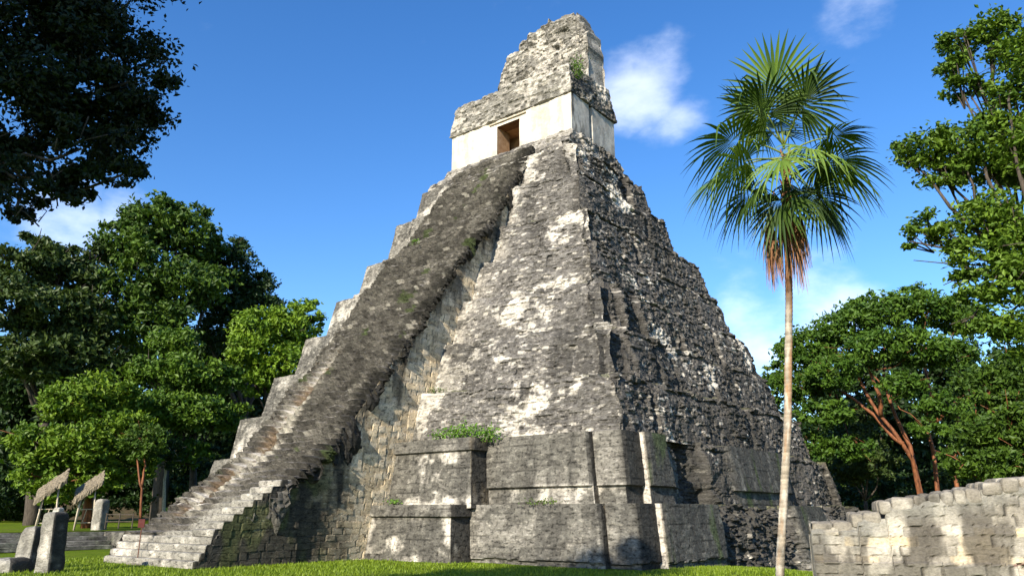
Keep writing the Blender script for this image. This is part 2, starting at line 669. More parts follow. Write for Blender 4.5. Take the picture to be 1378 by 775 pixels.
    Y3 = y + nn[None, :, 1] * D + np.where(np.abs(nn[None, :, 0]) > .9, warp, 0) * (np.abs(x) > 6)
    Z3 = Z + np.where(Ig > 0, (midf * .25 + (r1 - .5) * .10), 0) * (rubble * .8 + .1)
    Z3 = Z3 + rubble * sstep(.8, 1, Tg) * (lowf * .5 + (s1 - .6) * .22 - .05) * (Ig < .3)
    # settle rows a little so that courses do not run ruler straight
    Z3 = Z3 + .06 * (fbm(x * .15, y * .15, 0, 2, 81) - .5) * (Tg > .01)
    # ---------------- colour of the stones, with shade of the right-facing sides painted in
    n = x.size
    fl_ = lambda a: np.broadcast_to(a, (nR, nc)).reshape(-1)
    col = np.tile(C_DARK, (n, 1)) * ((.66 + .62 * fl_(r1)) * np.where(fl_(rg), .68, 1.06))[:, None]  # right face given darker stone to stand in for its shade
    big = fbm(x * .22, y * .22, Z * .30, 4, 41)
    expo = fl_(sstep(.55, .64, big + .22 * (r2 - .5) + .12 * midf))
    bias = np.zeros((nR, nc))
    if k in (2, 3):
        bias = bias + np.where(fg, .09 - .02 * (k - 2), 0)
    if k in (7, 8):
        bias = bias + np.where(fg & (x > 0), .05, 0)
    bias = bias + .14 * np.exp(-np.abs(x - SW - .4) / .8) * fg           # edges beside the stairs whitened as if sunlit
    bias = bias + .055 * np.where(fg & (x < -SW), 1, 0) * (1.4 - 1.6 * Tg)
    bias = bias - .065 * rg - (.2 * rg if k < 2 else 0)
    expo2 = fl_(sstep(.60, .66, big + bias + .10 * (r2 - .5) + .34 * midf + .22 * fin))
    flk = fl_((r2 > .955) * 1.0)
    col = mixc3(col, C_WHITE * .95, np.clip(expo2 * .9 * (.55 + .6 * fl_(r1)), 0, 1))
    col = mixc3(col, C_WHITE * .8, flk * .7)
    col = mixc3(col, C_BLACK, fl_(gully * rubble * .55))  # shade of the gullies painted in
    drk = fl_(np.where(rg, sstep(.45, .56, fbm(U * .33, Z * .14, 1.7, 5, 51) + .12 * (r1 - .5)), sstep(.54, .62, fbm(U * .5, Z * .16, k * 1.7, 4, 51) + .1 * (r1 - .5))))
    col = mixc3(col, C_BLACK * 1.6, drk * np.where(fl_(rg), .85, .25) * (1 - expo2))  # black growth, made much heavier on the right face to imitate shade
    # dressed panels
    d = np.tile(C_GREY * .50, (n, 1)) * (.72 + .56 * fl_(q1))[:, None]
    wsh = fl_(sstep(.50, .66, fbm(x * .5, y * .5, Z * .8, 5, 91) + .06 * (q2 - .5) + .25 * fin + .2 * midf))
    low = fl_(1 - sstep(.05, .45, Tg)) if k == 0 else fl_(1 - sstep(3.3, 3.5, Z))
    isb = fl_((sg == 'B') | (sg == 'D'))
    undercap = fl_(1 - sstep(1.9 if k == 0 else 5.0, 2.05 if k == 0 else 5.16, Z))
    wamt = np.where((k >= 2) & fl_(x < 0), .85 * (1.15 - fl_(Tg)), 0) + np.where((k >= 2) & fl_(x > 0), .9, 0) + np.where(isb, .25 + .65 * undercap, .14 + .6 * low)
    d = mixc3(d, C_WHITE * .92, np.clip(wsh * wamt, 0, 1))
    strk = fl_(sstep(.52, .70, fbm(U * 1.5, Z * .12, k * 2.1, 4, 95)))
    d = mixc3(d, C_BLACK * 2.0, strk * .60)
    d = mixc3(d, np.array([.12, .09, .05]), fl_((sg == 'S') | (sg == 'D')) * .45)
    strip = fl_((sg == 'S') & fg & (x > SW))
    d = mixc3(d, C_WHITE * .85, strip * .8)  # front-facing strip whitened to read as sunlit
    kk = fl_((sg == 'K'))
    d = mixc3(d, C_BLACK * 1.2, kk * .9)  # recessed corner sides painted black, mould and shade together
    sdark = fl_(((sg == 'D') | (sg == 'S')) & rg)
    d = mixc3(d, C_BLACK * 1.4, sdark * fl_(sstep(.30, .50, fbm(U * 1.3, Z * .7, 4.4, 4, 97))) * .93)  # block sides facing right blackened: black stain plus painted shade
    rr = fl_(((sg == 'R')))
    d = mixc3(d, C_BLACK * 2.4, rr * fl_(sstep(.30, .58, fbm(U * 1.6, Z * .3, 7, 4, 99))) * .85)
    d = mixc3(d, C_MOSS, rr * fl_(sstep(.60, .72, fbm(U * 1.2, Z * .35, 9, 4, 98))) * .6)
    joint = fl_(sstep(.70, 1, f1)) * .62
    d = d * (1 - joint)[:, None]
    rb = fl_(rubble)
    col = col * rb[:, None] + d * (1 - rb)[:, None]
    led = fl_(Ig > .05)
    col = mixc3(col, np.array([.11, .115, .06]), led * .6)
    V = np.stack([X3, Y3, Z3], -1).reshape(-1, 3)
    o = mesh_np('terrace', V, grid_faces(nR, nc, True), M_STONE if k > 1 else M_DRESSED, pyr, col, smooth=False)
    return o


for k in range(9):
    terrace(k)

# ---- staircase
PR = np.array([(-25.75, 1.22), (-24.9, 1.35), (-22.4, 3.45), (-19.7, 5.45), (-18.0, 7.75), (-16.0, 10.4), (-12.4, 15.25), (-9.9, 18.9), (-8.0, 20.7), (-5.75, 24.1), (-4.2, 26.5), (-3.1, 28.2)])


def ramp_z(y):
    return np.interp(y, PR[:, 0], PR[:, 1])


def staircase():
    dsx = .08
    seglen = np.concatenate([[0], np.cumsum(np.hypot(*np.diff(PR, axis=0).T))])
    L = seglen[-1]
    nr = int(L / .08)
    t_ = np.linspace(0, L, nr)
    py, pz = np.interp(t_, seglen, PR[:, 0]), np.interp(t_, seglen, PR[:, 1])
    # columns: rim on the left, tread surface, rim on the right
    nxs = int(2 * SW / dsx)
    cx_ = np.linspace(-SW, SW, nxs)
    rimL = np.linspace(1.3, .12, 11)
    X = np.concatenate([np.full(11, -SW), cx_, np.full(11, SW)])
    drop = np.concatenate([rimL, np.zeros(nxs), rimL[::-1]])
    isrim = np.concatenate([-np.ones(11), np.zeros(nxs), np.ones(11)])
    nc = len(X)
    x = np.broadcast_to(X[None], (nr, nc)).copy()
    y = np.broadcast_to(py[:, None], (nr, nc)).copy()
    z = np.broadcast_to(pz[:, None], (nr, nc)).copy()
    tg = np.broadcast_to(t_[:, None], (nr, nc))
    dz = np.broadcast_to(drop[None], (nr, nc))
    rim = np.broadcast_to(isrim[None], (nr, nc))
    lowf = fbm(x * .35, y * .35, z * .35, 4, 121) - .5
    midf = fbm(x * 1.3, y * 1.3, z * 1.3, 4, 131) - .5
    clean = (1 - sstep(2.0, 3.6, z)) * sstep(-.8, .6, x + 1.2 * midf)     # repaired steps at the lower right
    z_st = np.floor(z / .31 + .0001) * .31 + .2
    r1, r2, e1 = stones(x, z, .29, .46, 700)
    s1, s2, g1 = stones(x, z, .5, .6, 720)
    saw = (z / .31 - np.floor(z / .31) - .5) * .50
    gl = np.exp(-((x + 2.35 + .9 * lowf) / .62) ** 2) * (1 - sstep(9.5, 12.5, z)) * sstep(1.6, 2.6, z)
    disp = -saw * (.85 + .8 * lowf) + (r1 - .5) * .12 - .05 * e1 + (s1 - .5) * .14 * (s2 > .6) + lowf * .30 + midf * .16 - gl * .42
    disp = disp - .25 * np.exp(-((np.abs(x) - SW) / .5) ** 2) * (np.abs(lowf) * 2 + .2)
    ny, nz_ = -.80, .60
    edge = np.exp(-np.maximum(SW - np.abs(x), 0) / .35)
    edge2 = np.exp(-np.maximum(SW - np.abs(x), 0) / .9)
    wob = (fbm(y * .45, z * .3, np.sign(x) * 3, 4, 146) - .5) * .7
    Y = y + ny * disp * (1 - clean)
    Z = z + nz_ * disp * (1 - clean)
    Z = Z * (1 - clean) + (z_st + .012 * (r1 - .5)) * clean
    # rims hang over the side walls, ragged
    blob = vnoise(y * 1.5, z * .9, rim * 7, 141)
    hang = sstep(.35, .75, fbm(y * .55, rim * 3, 0, 3, 143))
    Z = Z - dz * (.22 + 1.5 * hang * sstep(.25, .75, vnoise(y * 1.9, rim * 4, 0, 145))) * (1 - .5 * clean) + np.where(rim != 0, (r2 - .5) * .1, 0)
    b1, b2, be = stones(y, z - dz * 1.6, .36, .5, 760)
    c1_, c2_, ce_ = stones(y, z - dz * 1.6, .8, .7, 770)
    rg_ = (b1 - .5) * .30 + (c1_ - .5) * .34
    out = np.sign(rim) * (.10 + .26 * (blob - .3) + .12 * (r1 - .5)) * np.sin(np.clip(dz / 1.3, 0, 1) * math.pi) ** .7
    Xo = x + (out + np.sign(rim) * rg_ * np.sin(np.clip(dz / 1.3 + .08, 0, 1) * math.pi) ** .5) * (1 - .8 * clean) + edge * np.sign(x) * (.20 * (vnoise(y * 2.2, z * 1.1, np.sign(x), 144) - .65)) * (rim == 0) * (1 - clean)
    Xo = Xo + np.sign(x) * edge2 * wob * (1 - clean)
    fl_ = lambda a: np.broadcast_to(a, (nr, nc)).reshape(-1)
    n = nr * nc
    col = np.tile(np.array([.122, .114, .101]), (n, 1)) * (.55 + .8 * fl_(r1))[:, None]
    col = mixc3(col, C_WHITE * .8, fl_((r2 > .965) * 1.0) * .55)
    ex = fl_(sstep(.60, .66, fbm(x * .4, y * .4, z * .4, 4, 151) + .3 * (r2 - .5)))
    col = mixc3(col, C_WHITE * .8, ex * .15)
    gm = fl_(gl)
    gw = fl_(sstep(.45, .55, fbm(x * 1.1, y * 1.1, z * 1.1, 4, 161)))
    col = mixc3(col, C_WHITE * .9, np.clip(gm * 1.5, 0, 1) * (1 - gw) * .75)
    col = mixc3(col, np.array([.19, .135, .085]), np.clip(gm * 1.5, 0, 1) * gw * .8)
    gedge = fl_(np.exp(-((x + 1.35 + .7 * lowf) / .28) ** 2) * (1 - sstep(8, 10.5, z)) * sstep(1.6, 2.6, z)) * (fl_(midf) > -.08)
    col = mixc3(col, C_WHITE, gedge * .8)
    col = mixc3(col, C_GREY * .95, fl_(clean))
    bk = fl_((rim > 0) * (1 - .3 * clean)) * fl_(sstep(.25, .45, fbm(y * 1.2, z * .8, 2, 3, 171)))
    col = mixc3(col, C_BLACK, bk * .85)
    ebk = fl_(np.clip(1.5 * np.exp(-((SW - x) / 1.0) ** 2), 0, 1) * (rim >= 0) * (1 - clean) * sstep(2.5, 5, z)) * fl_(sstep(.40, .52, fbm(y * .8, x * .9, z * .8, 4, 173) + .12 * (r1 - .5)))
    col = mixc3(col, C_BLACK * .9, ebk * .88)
    ms = fl_(sstep(.70, .76, fbm(x * .8, y * .8, z * .8, 3, 181)))
    col = mixc3(col, C_MOSS, ms * .7)
    V = np.stack([Xo, Y, Z], -1).reshape(-1, 3)
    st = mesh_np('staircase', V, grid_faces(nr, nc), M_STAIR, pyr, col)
    # side walls of tan blocks
    for s in (1, -1):
        yy = np.arange(-26.5, -3.2, .075)
        rows = np.arange(0, 1.0001, 1 / 240)
        yg = np.broadcast_to(yy[None], (len(rows), len(yy)))
        tw = ramp_z(yg) - .30
        if s > 0:      # stepped cheek at the foot
            ft = .31 * np.clip(np.floor((yg + 26.5) / .24) + 1, 1, 4)
            ck = 1.24 + .30 * (np.floor((yg + 25.75) / .44) + 1)
            tw = np.where(yg < -25.75, ft, np.where(yg < -22.3, ck, tw)) + .0
        else:
            tw = np.where(yg < -25.75, np.clip((yg + 26.5) / .75, 0, 1) * 1.2, tw)
        base = np.maximum(-.3, np.interp(yg, [-26.5, -17.6, -3.2], [-.3, -.3, 21.0]))
        zg = base + (np.maximum(tw, base + .02) - base) * rows[:, None]
        q1, q2, f1 = stones(yg, zg, .30, .52, 800)
        mf = fbm(yg * .7, zg * .7, s, 4, 811) - .5
        xg = s * (SW - .10 + .16 * (yg < -21.5) * (s > 0) + (q1 - .5) * .04 - .03 * sstep(.7, 1, f1) + mf * .03)
        fz = lambda a: np.broadcast_to(a, yg.shape).reshape(-1)
        n2 = yg.size
        c = np.tile(C_TAN, (n2, 1)) * (.62 + .62 * fz(q1))[:, None]
        c = mixc3(c, np.array([.68, .60, .46]), fz((q2 > .6) * 1.0) * .6)
        c = c * (1 - .65 * fz(sstep(.72, 1, f1)))[:, None]
        # black weeping stains that run down from the ragged stair edge
        top = ramp_z(yg)
        run = fbm(yg * 1.1, zg * .05, 5, 4, 821)
        depth = (top - zg)
        st1 = sstep(.40, .50, run + .16 * (q1 - .5)) * (1 - sstep(.7, 2.2, depth - 7 * (run - .5)))
        lowwall = sstep(-17.6, -20.5, yg + 3 * mf)
        st2 = sstep(.33, .48, fbm(yg * .55, zg * .18, 9, 4, 831) + .12 * (q1 - .5)) * lowwall
        c = mixc3(c, np.array([.14, .115, .06]), fz(lowwall) * .65)
        c = mixc3(c, C_BLACK * 1.2, np.clip(fz(st1) * .75 + fz(st2) * .9, 0, .95))
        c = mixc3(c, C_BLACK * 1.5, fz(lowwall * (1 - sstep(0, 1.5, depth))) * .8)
        c = mixc3(c, np.array([.10, .11, .04]), fz(lowwall * sstep(.55, .66, fbm(yg * .8, zg * .5, 3, 3, 841))) * .6)
        V = np.stack([xg, yg, zg], -1).reshape(-1, 3)
        mesh_np('side_wall', V, grid_faces(len(rows), len(yy), flip=(s < 0)), M_DRESSED, st, c, smooth=False)
    return st


stair = staircase()


def stone_block_mesh(boxes, seed, spacing=.1, amp=.03, base=C_GREY, white=.3, black=.2, moss=0.0, rmax=.12):
    """worn cut-stone solids: every box gets a subdivided, slightly irregular skin"""
    V, F, Cc, off = [], [], [], 0
    for bi, (c, s, rz) in enumerate(boxes):
        c, s = np.array(c, float), np.array(s, float)
        for ax in range(3):
            for sg in (-1, 1):
                if ax == 2 and sg < 0:
                    continue
                a, b_ = [q for q in range(3) if q != ax]
                na, nb = max(2, int(s[a] / spacing) + 1), max(2, int(s[b_] / spacing) + 1)
                ga, gb = np.meshgrid(np.linspace(-.5, .5, na), np.linspace(-.5, .5, nb))
                p = np.zeros(ga.shape + (3,))
                p[..., a], p[..., b_], p[..., ax] = ga * s[a], gb * s[b_], sg * s[ax] / 2
                V.append((p.reshape(-1, 3), c, s, rz))
                f = grid_faces(nb, na) + off
                ok = (ax == 1) == (sg > 0)
                F.append(f if ok else f[:, ::-1])
                off += na * nb
    out = []
    for (p, c, s, rz) in V:
        # soften the edges of each block
        q = np.abs(p) / (s / 2)
        rr = np.minimum(rmax, s.min() * .3)
        inner = np.clip(p, -(s / 2 - rr), s / 2 - rr)
        d = p - inner
        ln = np.linalg.norm(d, axis=1)[:, None]
        p2 = inner + d / np.maximum(ln, 1e-6) * np.minimum(ln, rr)
        ca, sa = math.cos(rz), math.sin(rz)
        p2 = p2 @ np.array([[ca, sa, 0], [-sa, ca, 0], [0, 0, 1]]) + c
        nv = p2 - c
        k_ = fbm(p2[:, 0] * 2.2, p2[:, 1] * 2.2, p2[:, 2] * 2.2, 4, seed) - .5
        p2 = p2 + nv / (np.linalg.norm(nv, axis=1)[:, None] + 1e-6) * (k_ * amp * 2)[:, None]
        out.append(p2)
    V = np.concatenate(out)
    col = np.tile(base, (len(V), 1)) * (.75 + .5 * fbm(V[:, 0] * 1.7, V[:, 1] * 1.7, V[:, 2] * 3, 3, seed + 3))[:, None]
    col = mixc3(col, C_WHITE * .9, sstep(.56, .66, fbm(V[:, 0] * 1.3, V[:, 1] * 1.3, V[:, 2] * 2, 4, seed + 5)) * white)
    col = mixc3(col, C_BLACK * 1.4, sstep(.5, .62, fbm(V[:, 0] * 1.6, V[:, 1] * 1.6, V[:, 2] * .5, 4, seed + 7)) * black)
    if moss:
        col = mixc3(col, C_MOSS, sstep(.5, .62, fbm(V[:, 0] * 1.1, V[:, 1] * 1.1, V[:, 2] * .9, 4, seed + 9)) * moss)
    return V, np.concatenate(F), col


# broad repaired steps at the foot and the little stub at their left end
foot = []
for i in range(4):
    y0 = -26.5 + .24 * i
    foot.append(((0.02, (y0 - 21.7) / 2, .155 + .31 * i - .005 * i), (2 * (SW + .0) - .02 * i, abs(y0 + 21.7), .325), 0))
V, F, c = stone_block_mesh(foot, 900, .11, .02, C_GREY * 1.1, .7, .25)
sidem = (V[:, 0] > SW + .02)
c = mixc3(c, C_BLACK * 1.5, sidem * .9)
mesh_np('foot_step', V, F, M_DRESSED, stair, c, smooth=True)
cheek = []
for i in range(8):
    y0 = -25.75 + .44 * i
    cheek.append(((SW - .86, (y0 - 21.6) / 2, 1.24 + .145 + .30 * i), (1.72, abs(y0 + 21.6), .315), 0))
V, F, c = stone_block_mesh(cheek, 930, .11, .025, C_GREY * 1.05, .5, .3)
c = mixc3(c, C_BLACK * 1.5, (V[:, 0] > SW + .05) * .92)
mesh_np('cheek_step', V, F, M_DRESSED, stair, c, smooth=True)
stub = [((-SW + .35, -23.2, 1.35), (.75, 1.5, .55), 0), ((-SW + .32, -22.9, 1.85), (.65, .9, .5), 0), ((-SW + .4, -22.6, 2.35), (.42, .45, .5), 0)]
V, F, c = stone_block_mesh(stub, 950, .11, .03, C_GREY * 1.0, .4, .3)
mesh_np('stub_wall', V, F, M_DRESSED, stair, c, smooth=True)


# ---- temple on top
def wall_grid(P0, ud, vd, w, h, nrm, sp=.09):
    nu, nv = int(w / sp) + 2, int(h / sp) + 2
    a, b_ = np.meshgrid(np.linspace(0, w, nu), np.linspace(0, h, nv))
    P = np.array(P0) + a[..., None] * np.array(ud) + b_[..., None] * np.array(vd)
    return P, a, b_, nu, nv


def ring_solid(name, rings, mat, parent, dispf, colf, smooth=False, sp=.09, cap=True):
    """rings: list of (z, x0, x1, y0, y1) rectangles stacked upwards, skinned densely"""
    rings = np.array(rings, float)
    zz = []
    for i in range(len(rings) - 1):
        m_ = max(1, int(abs(rings[i + 1, 0] - rings[i, 0]) / sp))
        if rings[i + 1, 0] - rings[i, 0] < 1e-6:
            m_ = 1
        zz += [i + j / m_ for j in range(m_)]
    zz.append(len(rings) - 1)
    idx = np.array(zz)
    rr = np.stack([np.interp(idx, np.arange(len(rings)), rings[:, q]) for q in range(5)], -1)
    if cap:
        extra = []
        for f in (.1, .3, .6, 1.0):
            l = rr[-1].copy()
            mx_, my_ = (l[1] + l[2]) / 2, (l[3] + l[4]) / 2
            extra.append([l[0], l[1] + (mx_ - l[1]) * f, l[2] + (mx_ - l[2]) * f, l[3] + (my_ - l[3]) * f, l[4] + (my_ - l[4]) * f])
        rr = np.concatenate([rr, extra])
    W, Dp = rings[0, 2] - rings[0, 1], rings[0, 4] - rings[0, 3]
    na, nb = int(W / sp), int(Dp / sp)
    fx, fy_, nx_, ny_ = [], [], [], []
    for j in range(na):
        fx.append(j / na); fy_.append(0); nx_.append(0); ny_.append(-1)
    for j in range(nb):
        fx.append(1); fy_.append(j / nb); nx_.append(1); ny_.append(0)
    for j in range(na):
        fx.append(1 - j / na); fy_.append(1); nx_.append(0); ny_.append(1)
    for j in range(nb):
        fx.append(0); fy_.append(1 - j / nb); nx_.append(-1); ny_.append(0)
    fx, fy_, nx_, ny_ = map(np.array, (fx, fy_, nx_, ny_))
    for j in (0, na, na + nb, 2 * na + nb):
        nx_ = nx_.astype(float); ny_ = ny_.astype(float)
        a = j - 1
        nx_[j] = (nx_[j] + nx_[a]) * .7
        ny_[j] = (ny_[j] + ny_[a]) * .7
    x = rr[:, 1:2] + (rr[:, 2:3] - rr[:, 1:2]) * fx[None]
    y = rr[:, 3:4] + (rr[:, 4:5] - rr[:, 3:4]) * fy_[None]
    z = np.broadcast_to(rr[:, 0:1], x.shape)
    nX, nY = np.broadcast_to(nx_[None], x.shape), np.broadcast_to(ny_[None], x.shape)
    D = dispf(x, y, z, nX, nY)
    if isinstance(D, tuple):
        D, dzz = D
    else:
        dzz = 0
    V = np.stack([x + nX * D, y + nY * D, z + dzz], -1).reshape(-1, 3)
    col = colf(x.ravel(), y.ravel(), z.ravel(), nX.ravel(), nY.ravel())
    return mesh_np(name, V, grid_faces(len(rr), len(fx), True), mat, parent, col, smooth)


def rub_disp(amp, seed, lf=.3):
    def f(x, y, z, nX, nY):
        U = np.where(np.abs(nX) > np.abs(nY), y + 30, x)
        r1, r2, e = stones(U, z, .26, .40, seed)
        s1, s2, g = stones(U, z, .5, .7, seed + 40)
        return amp * ((r1 - .5) * .22 - .06 * e + (s1 - .5) * .25 * (s2 > .5)) + lf * (fbm(x * .6, y * .6, z * .6, 4, seed + 3) - .5)
    return f


def rub_col(seed, white=.5, base=C_DARK, blackR=.5):
    def f(x, y, z, nX, nY):
        U = np.where(np.abs(nX) > np.abs(nY), y + 30, x)
        r1, r2, e = stones(U, z, .26, .40, seed)
        c = np.tile(base, (len(x), 1)) * (.65 + .7 * r1)[:, None]
        w = sstep(.52, .62, fbm(x * .5, y * .5, z * .5, 4, seed + 11) + .3 * (r2 - .5))
        c = mixc3(c, C_WHITE * .85, w * white)
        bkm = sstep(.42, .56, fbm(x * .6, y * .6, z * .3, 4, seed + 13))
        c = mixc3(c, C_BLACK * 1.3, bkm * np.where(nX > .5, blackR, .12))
        return c
    return f


ring_solid('platform', [(26.7, -7.0, 7.0, -3.3, 5.75), (27.9, -6.75, 6.75, -3.0, 5.75), (28.0, -6.55, 6.55, -2.5, 5.55), (29.43, -6.2, 6.2, -1.62, 5.10)],
           M_STONE, pyr, rub_disp(1.0, 1000, .35), rub_col(1000, .4, C_DARK, .7))

# plastered lower wall of the temple, with its doorway
ZW0, ZW1 = 29.38, 32.62
TX, TY0, TY1 = 6.05, -1.34, 4.86


def plaster_col(x, y, z, nX, nY):
    c = np.tile(np.array([.60, .545, .45]), (len(x), 1))
    c = c * (.86 + .28 * fbm(x * .8, y * .8, z * .8, 5, 1201))[:, None]
    U = np.where(np.abs(nX) > .5, y + 30, x)
    r1, r2, e = stones(U, z, .30, .5, 1210)
    c = c * (.94 + .1 * r1)[:, None]
    side = (nX > .5)
    rain = sstep(.54, .70, fbm(U * 1.6, z * .22, 6, 5, 1209))
    c = mixc3(c, np.array([.26, .245, .21]), rain * np.where(side, .3, .42))
    c = mixc3(c, np.array([.40, .40, .38]), side * .6)  # side wall plaster greyed in place of shade
    bk = sstep(.45, .60, fbm(y * 1.3, z * .5, 3, 4, 1203)) * side * np.where(y < .4, .95, .30)
    c = mixc3(c, C_BLACK * 2, bk)
    lowst = (1 - sstep(ZW0, ZW0 + .9, z + .8 * (fbm(U * .9, z, 1, 3, 1207) - .5)))
    c = mixc3(c, C_GREY, lowst * np.where(side, .55, .22))
    return c


def temple():
    V, F, Cc, off = [], [], [], 0
    def add(P, nu, nv, n, dep=None):
        nonlocal off
        p = P.reshape(-1, 3).copy()
        k_ = fbm(p[:, 0] * .9, p[:, 1] * .9, p[:, 2] * .9, 4, 1220) - .5
        p0 = p.copy()
        n = np.array(n, float)
        p = p + n * (k_ * .05)[:, None]
        if dep is not None:
            p = p + n * dep(p0)[:, None]
        V.append(p)
        Cc.append(plaster_col(p0[:, 0], p0[:, 1], p0[:, 2], np.full(len(p), n[0]), np.full(len(p), n[1])))
        F.append(grid_faces(nv, nu) + off)
        off += len(p)
    h = ZW1 - ZW0
    dx, dz = 1.13, 32.06
    # front wall in three pieces round the doorway
    P, a, b_, nu, nv = wall_grid((-TX, TY0, ZW0), (1, 0, 0), (0, 0, 1), TX - dx, h, 0); add(P, nu, nv, (0, -1, 0))
    P, a, b_, nu, nv = wall_grid((dx, TY0, ZW0), (1, 0, 0), (0, 0, 1), TX - dx, h, 0); add(P, nu, nv, (0, -1, 0))
    P, a, b_, nu, nv = wall_grid((-dx, TY0, dz), (1, 0, 0), (0, 0, 1), 2 * dx, ZW1 - dz, 0); add(P, nu, nv, (0, -1, 0))
    # right side with the vertical slot, back, left
    slot = lambda p: -.30 * (np.abs(p[:, 1] - 1.35) < .20)
    P, a, b_, nu, nv = wall_grid((TX, TY0, ZW0), (0, 1, 0), (0, 0, 1), TY1 - TY0, h, 0, .07); add(P, nu, nv, (1, 0, 0), slot)
    P, a, b_, nu, nv = wall_grid((TX, TY1, ZW0), (-1, 0, 0), (0, 0, 1), 2 * TX, h, 0, .3); add(P, nu, nv, (0, 1, 0))
    P, a, b_, nu, nv = wall_grid((-TX, TY1, ZW0), (0, -1, 0), (0, 0, 1), TY1 - TY0, h, 0, .3); add(P, nu, nv, (-1, 0, 0))
    return mesh_np('temple_wall', np.concatenate(V), np.concatenate(F), M_PLASTER, pyr, np.concatenate(Cc), smooth=False)


M_PLASTER = stone_mat('lime_plaster', 5.0, .015, .86, 1.12)
tw = temple()
# vaulted room behind the doorway: reveals, ceiling, floor and the inner wall with its own opening
m, t, b = new_mat('inner_plaster')
n1 = pos_noise(t, 3, 5, .6)
t.links.new(ramp(t, n1, [(.3, (.30, .165, .075)), (.7, (.50, .33, .19))]), b.inputs['Base Color'])
b.inputs['Roughness'].default_value = .95
M_INNER = m
d = MB()
d.box((-1.13 - .32, -.52, 30.75), (.6, 1.60, 2.62))
d.build('door_jamb', M_INNER, tw)
d = MB()
d.box((1.13 + .32, -.52, 30.75), (.6, 1.60, 2.62))
d.build('door_jamb', M_INNER, tw)
d = MB()
d.box((-1.85, 1.3, 30.75), (2.0, .3, 2.7))
d.box((1.75, 1.3, 30.75), (2.0, .3, 2.7))
d.box((0, 1.3, 31.85), (1.5, .3, .5))
d.box((0, 2.9, 30.75), (5, .3, 2.7))
d.box((-2.9, .9, 30.75), (.2, 3.6, 2.7))
d.box((2.9, .9, 30.75), (.2, 3.6, 2.7))
d.box((0, 1.0, 29.40), (5.6, 4.2, .12))
d.box((0, 1.2, 32.25), (5.6, 3.6, .25))
d.build('inner_room', M_INNER, tw)
d = MB()
d.box((0, TY0 + .62, 32.14), (2.9, 1.0, .15))
d.build('lintel', simple_mat('old_beam', (.10, .05, .025), (.25, .14, .07), 6, .8, .01), tw)
d = MB()
d.box((-.05, TY0 - .06, 32.38), (3.7, .16, .09))
d.build('lintel_ledge', M_PALE, tw)


# sloping upper facade
def fac_disp(x, y, z, nX, nY):
    D = rub_disp(.75, 1300, .35)(x, y, z, nX, nY)
    D = D - np.where((nX > .5), .45 * sstep(33.6, 35.2, z) * np.exp(-((y - .2) / .9) ** 2), 0)
    dz_ = sstep(34.6, 35.5, z) * (.5 * (fbm(x * .8, y * .8, 0, 4, 1305) - .5))
    return D, dz_


ring_solid('upper_facade', [(32.58, -6.02, 6.02, -1.30, 4.84), (32.64, -6.22, 6.22, -1.52, 5.10), (32.9, -6.2, 6.2, -1.5, 5.08), (35.6, -5.75, 5.75, -1.08, 4.65)],
           M_STONE, pyr, fac_disp, rub_col(1300, .72, C_GREY * .85, .75))


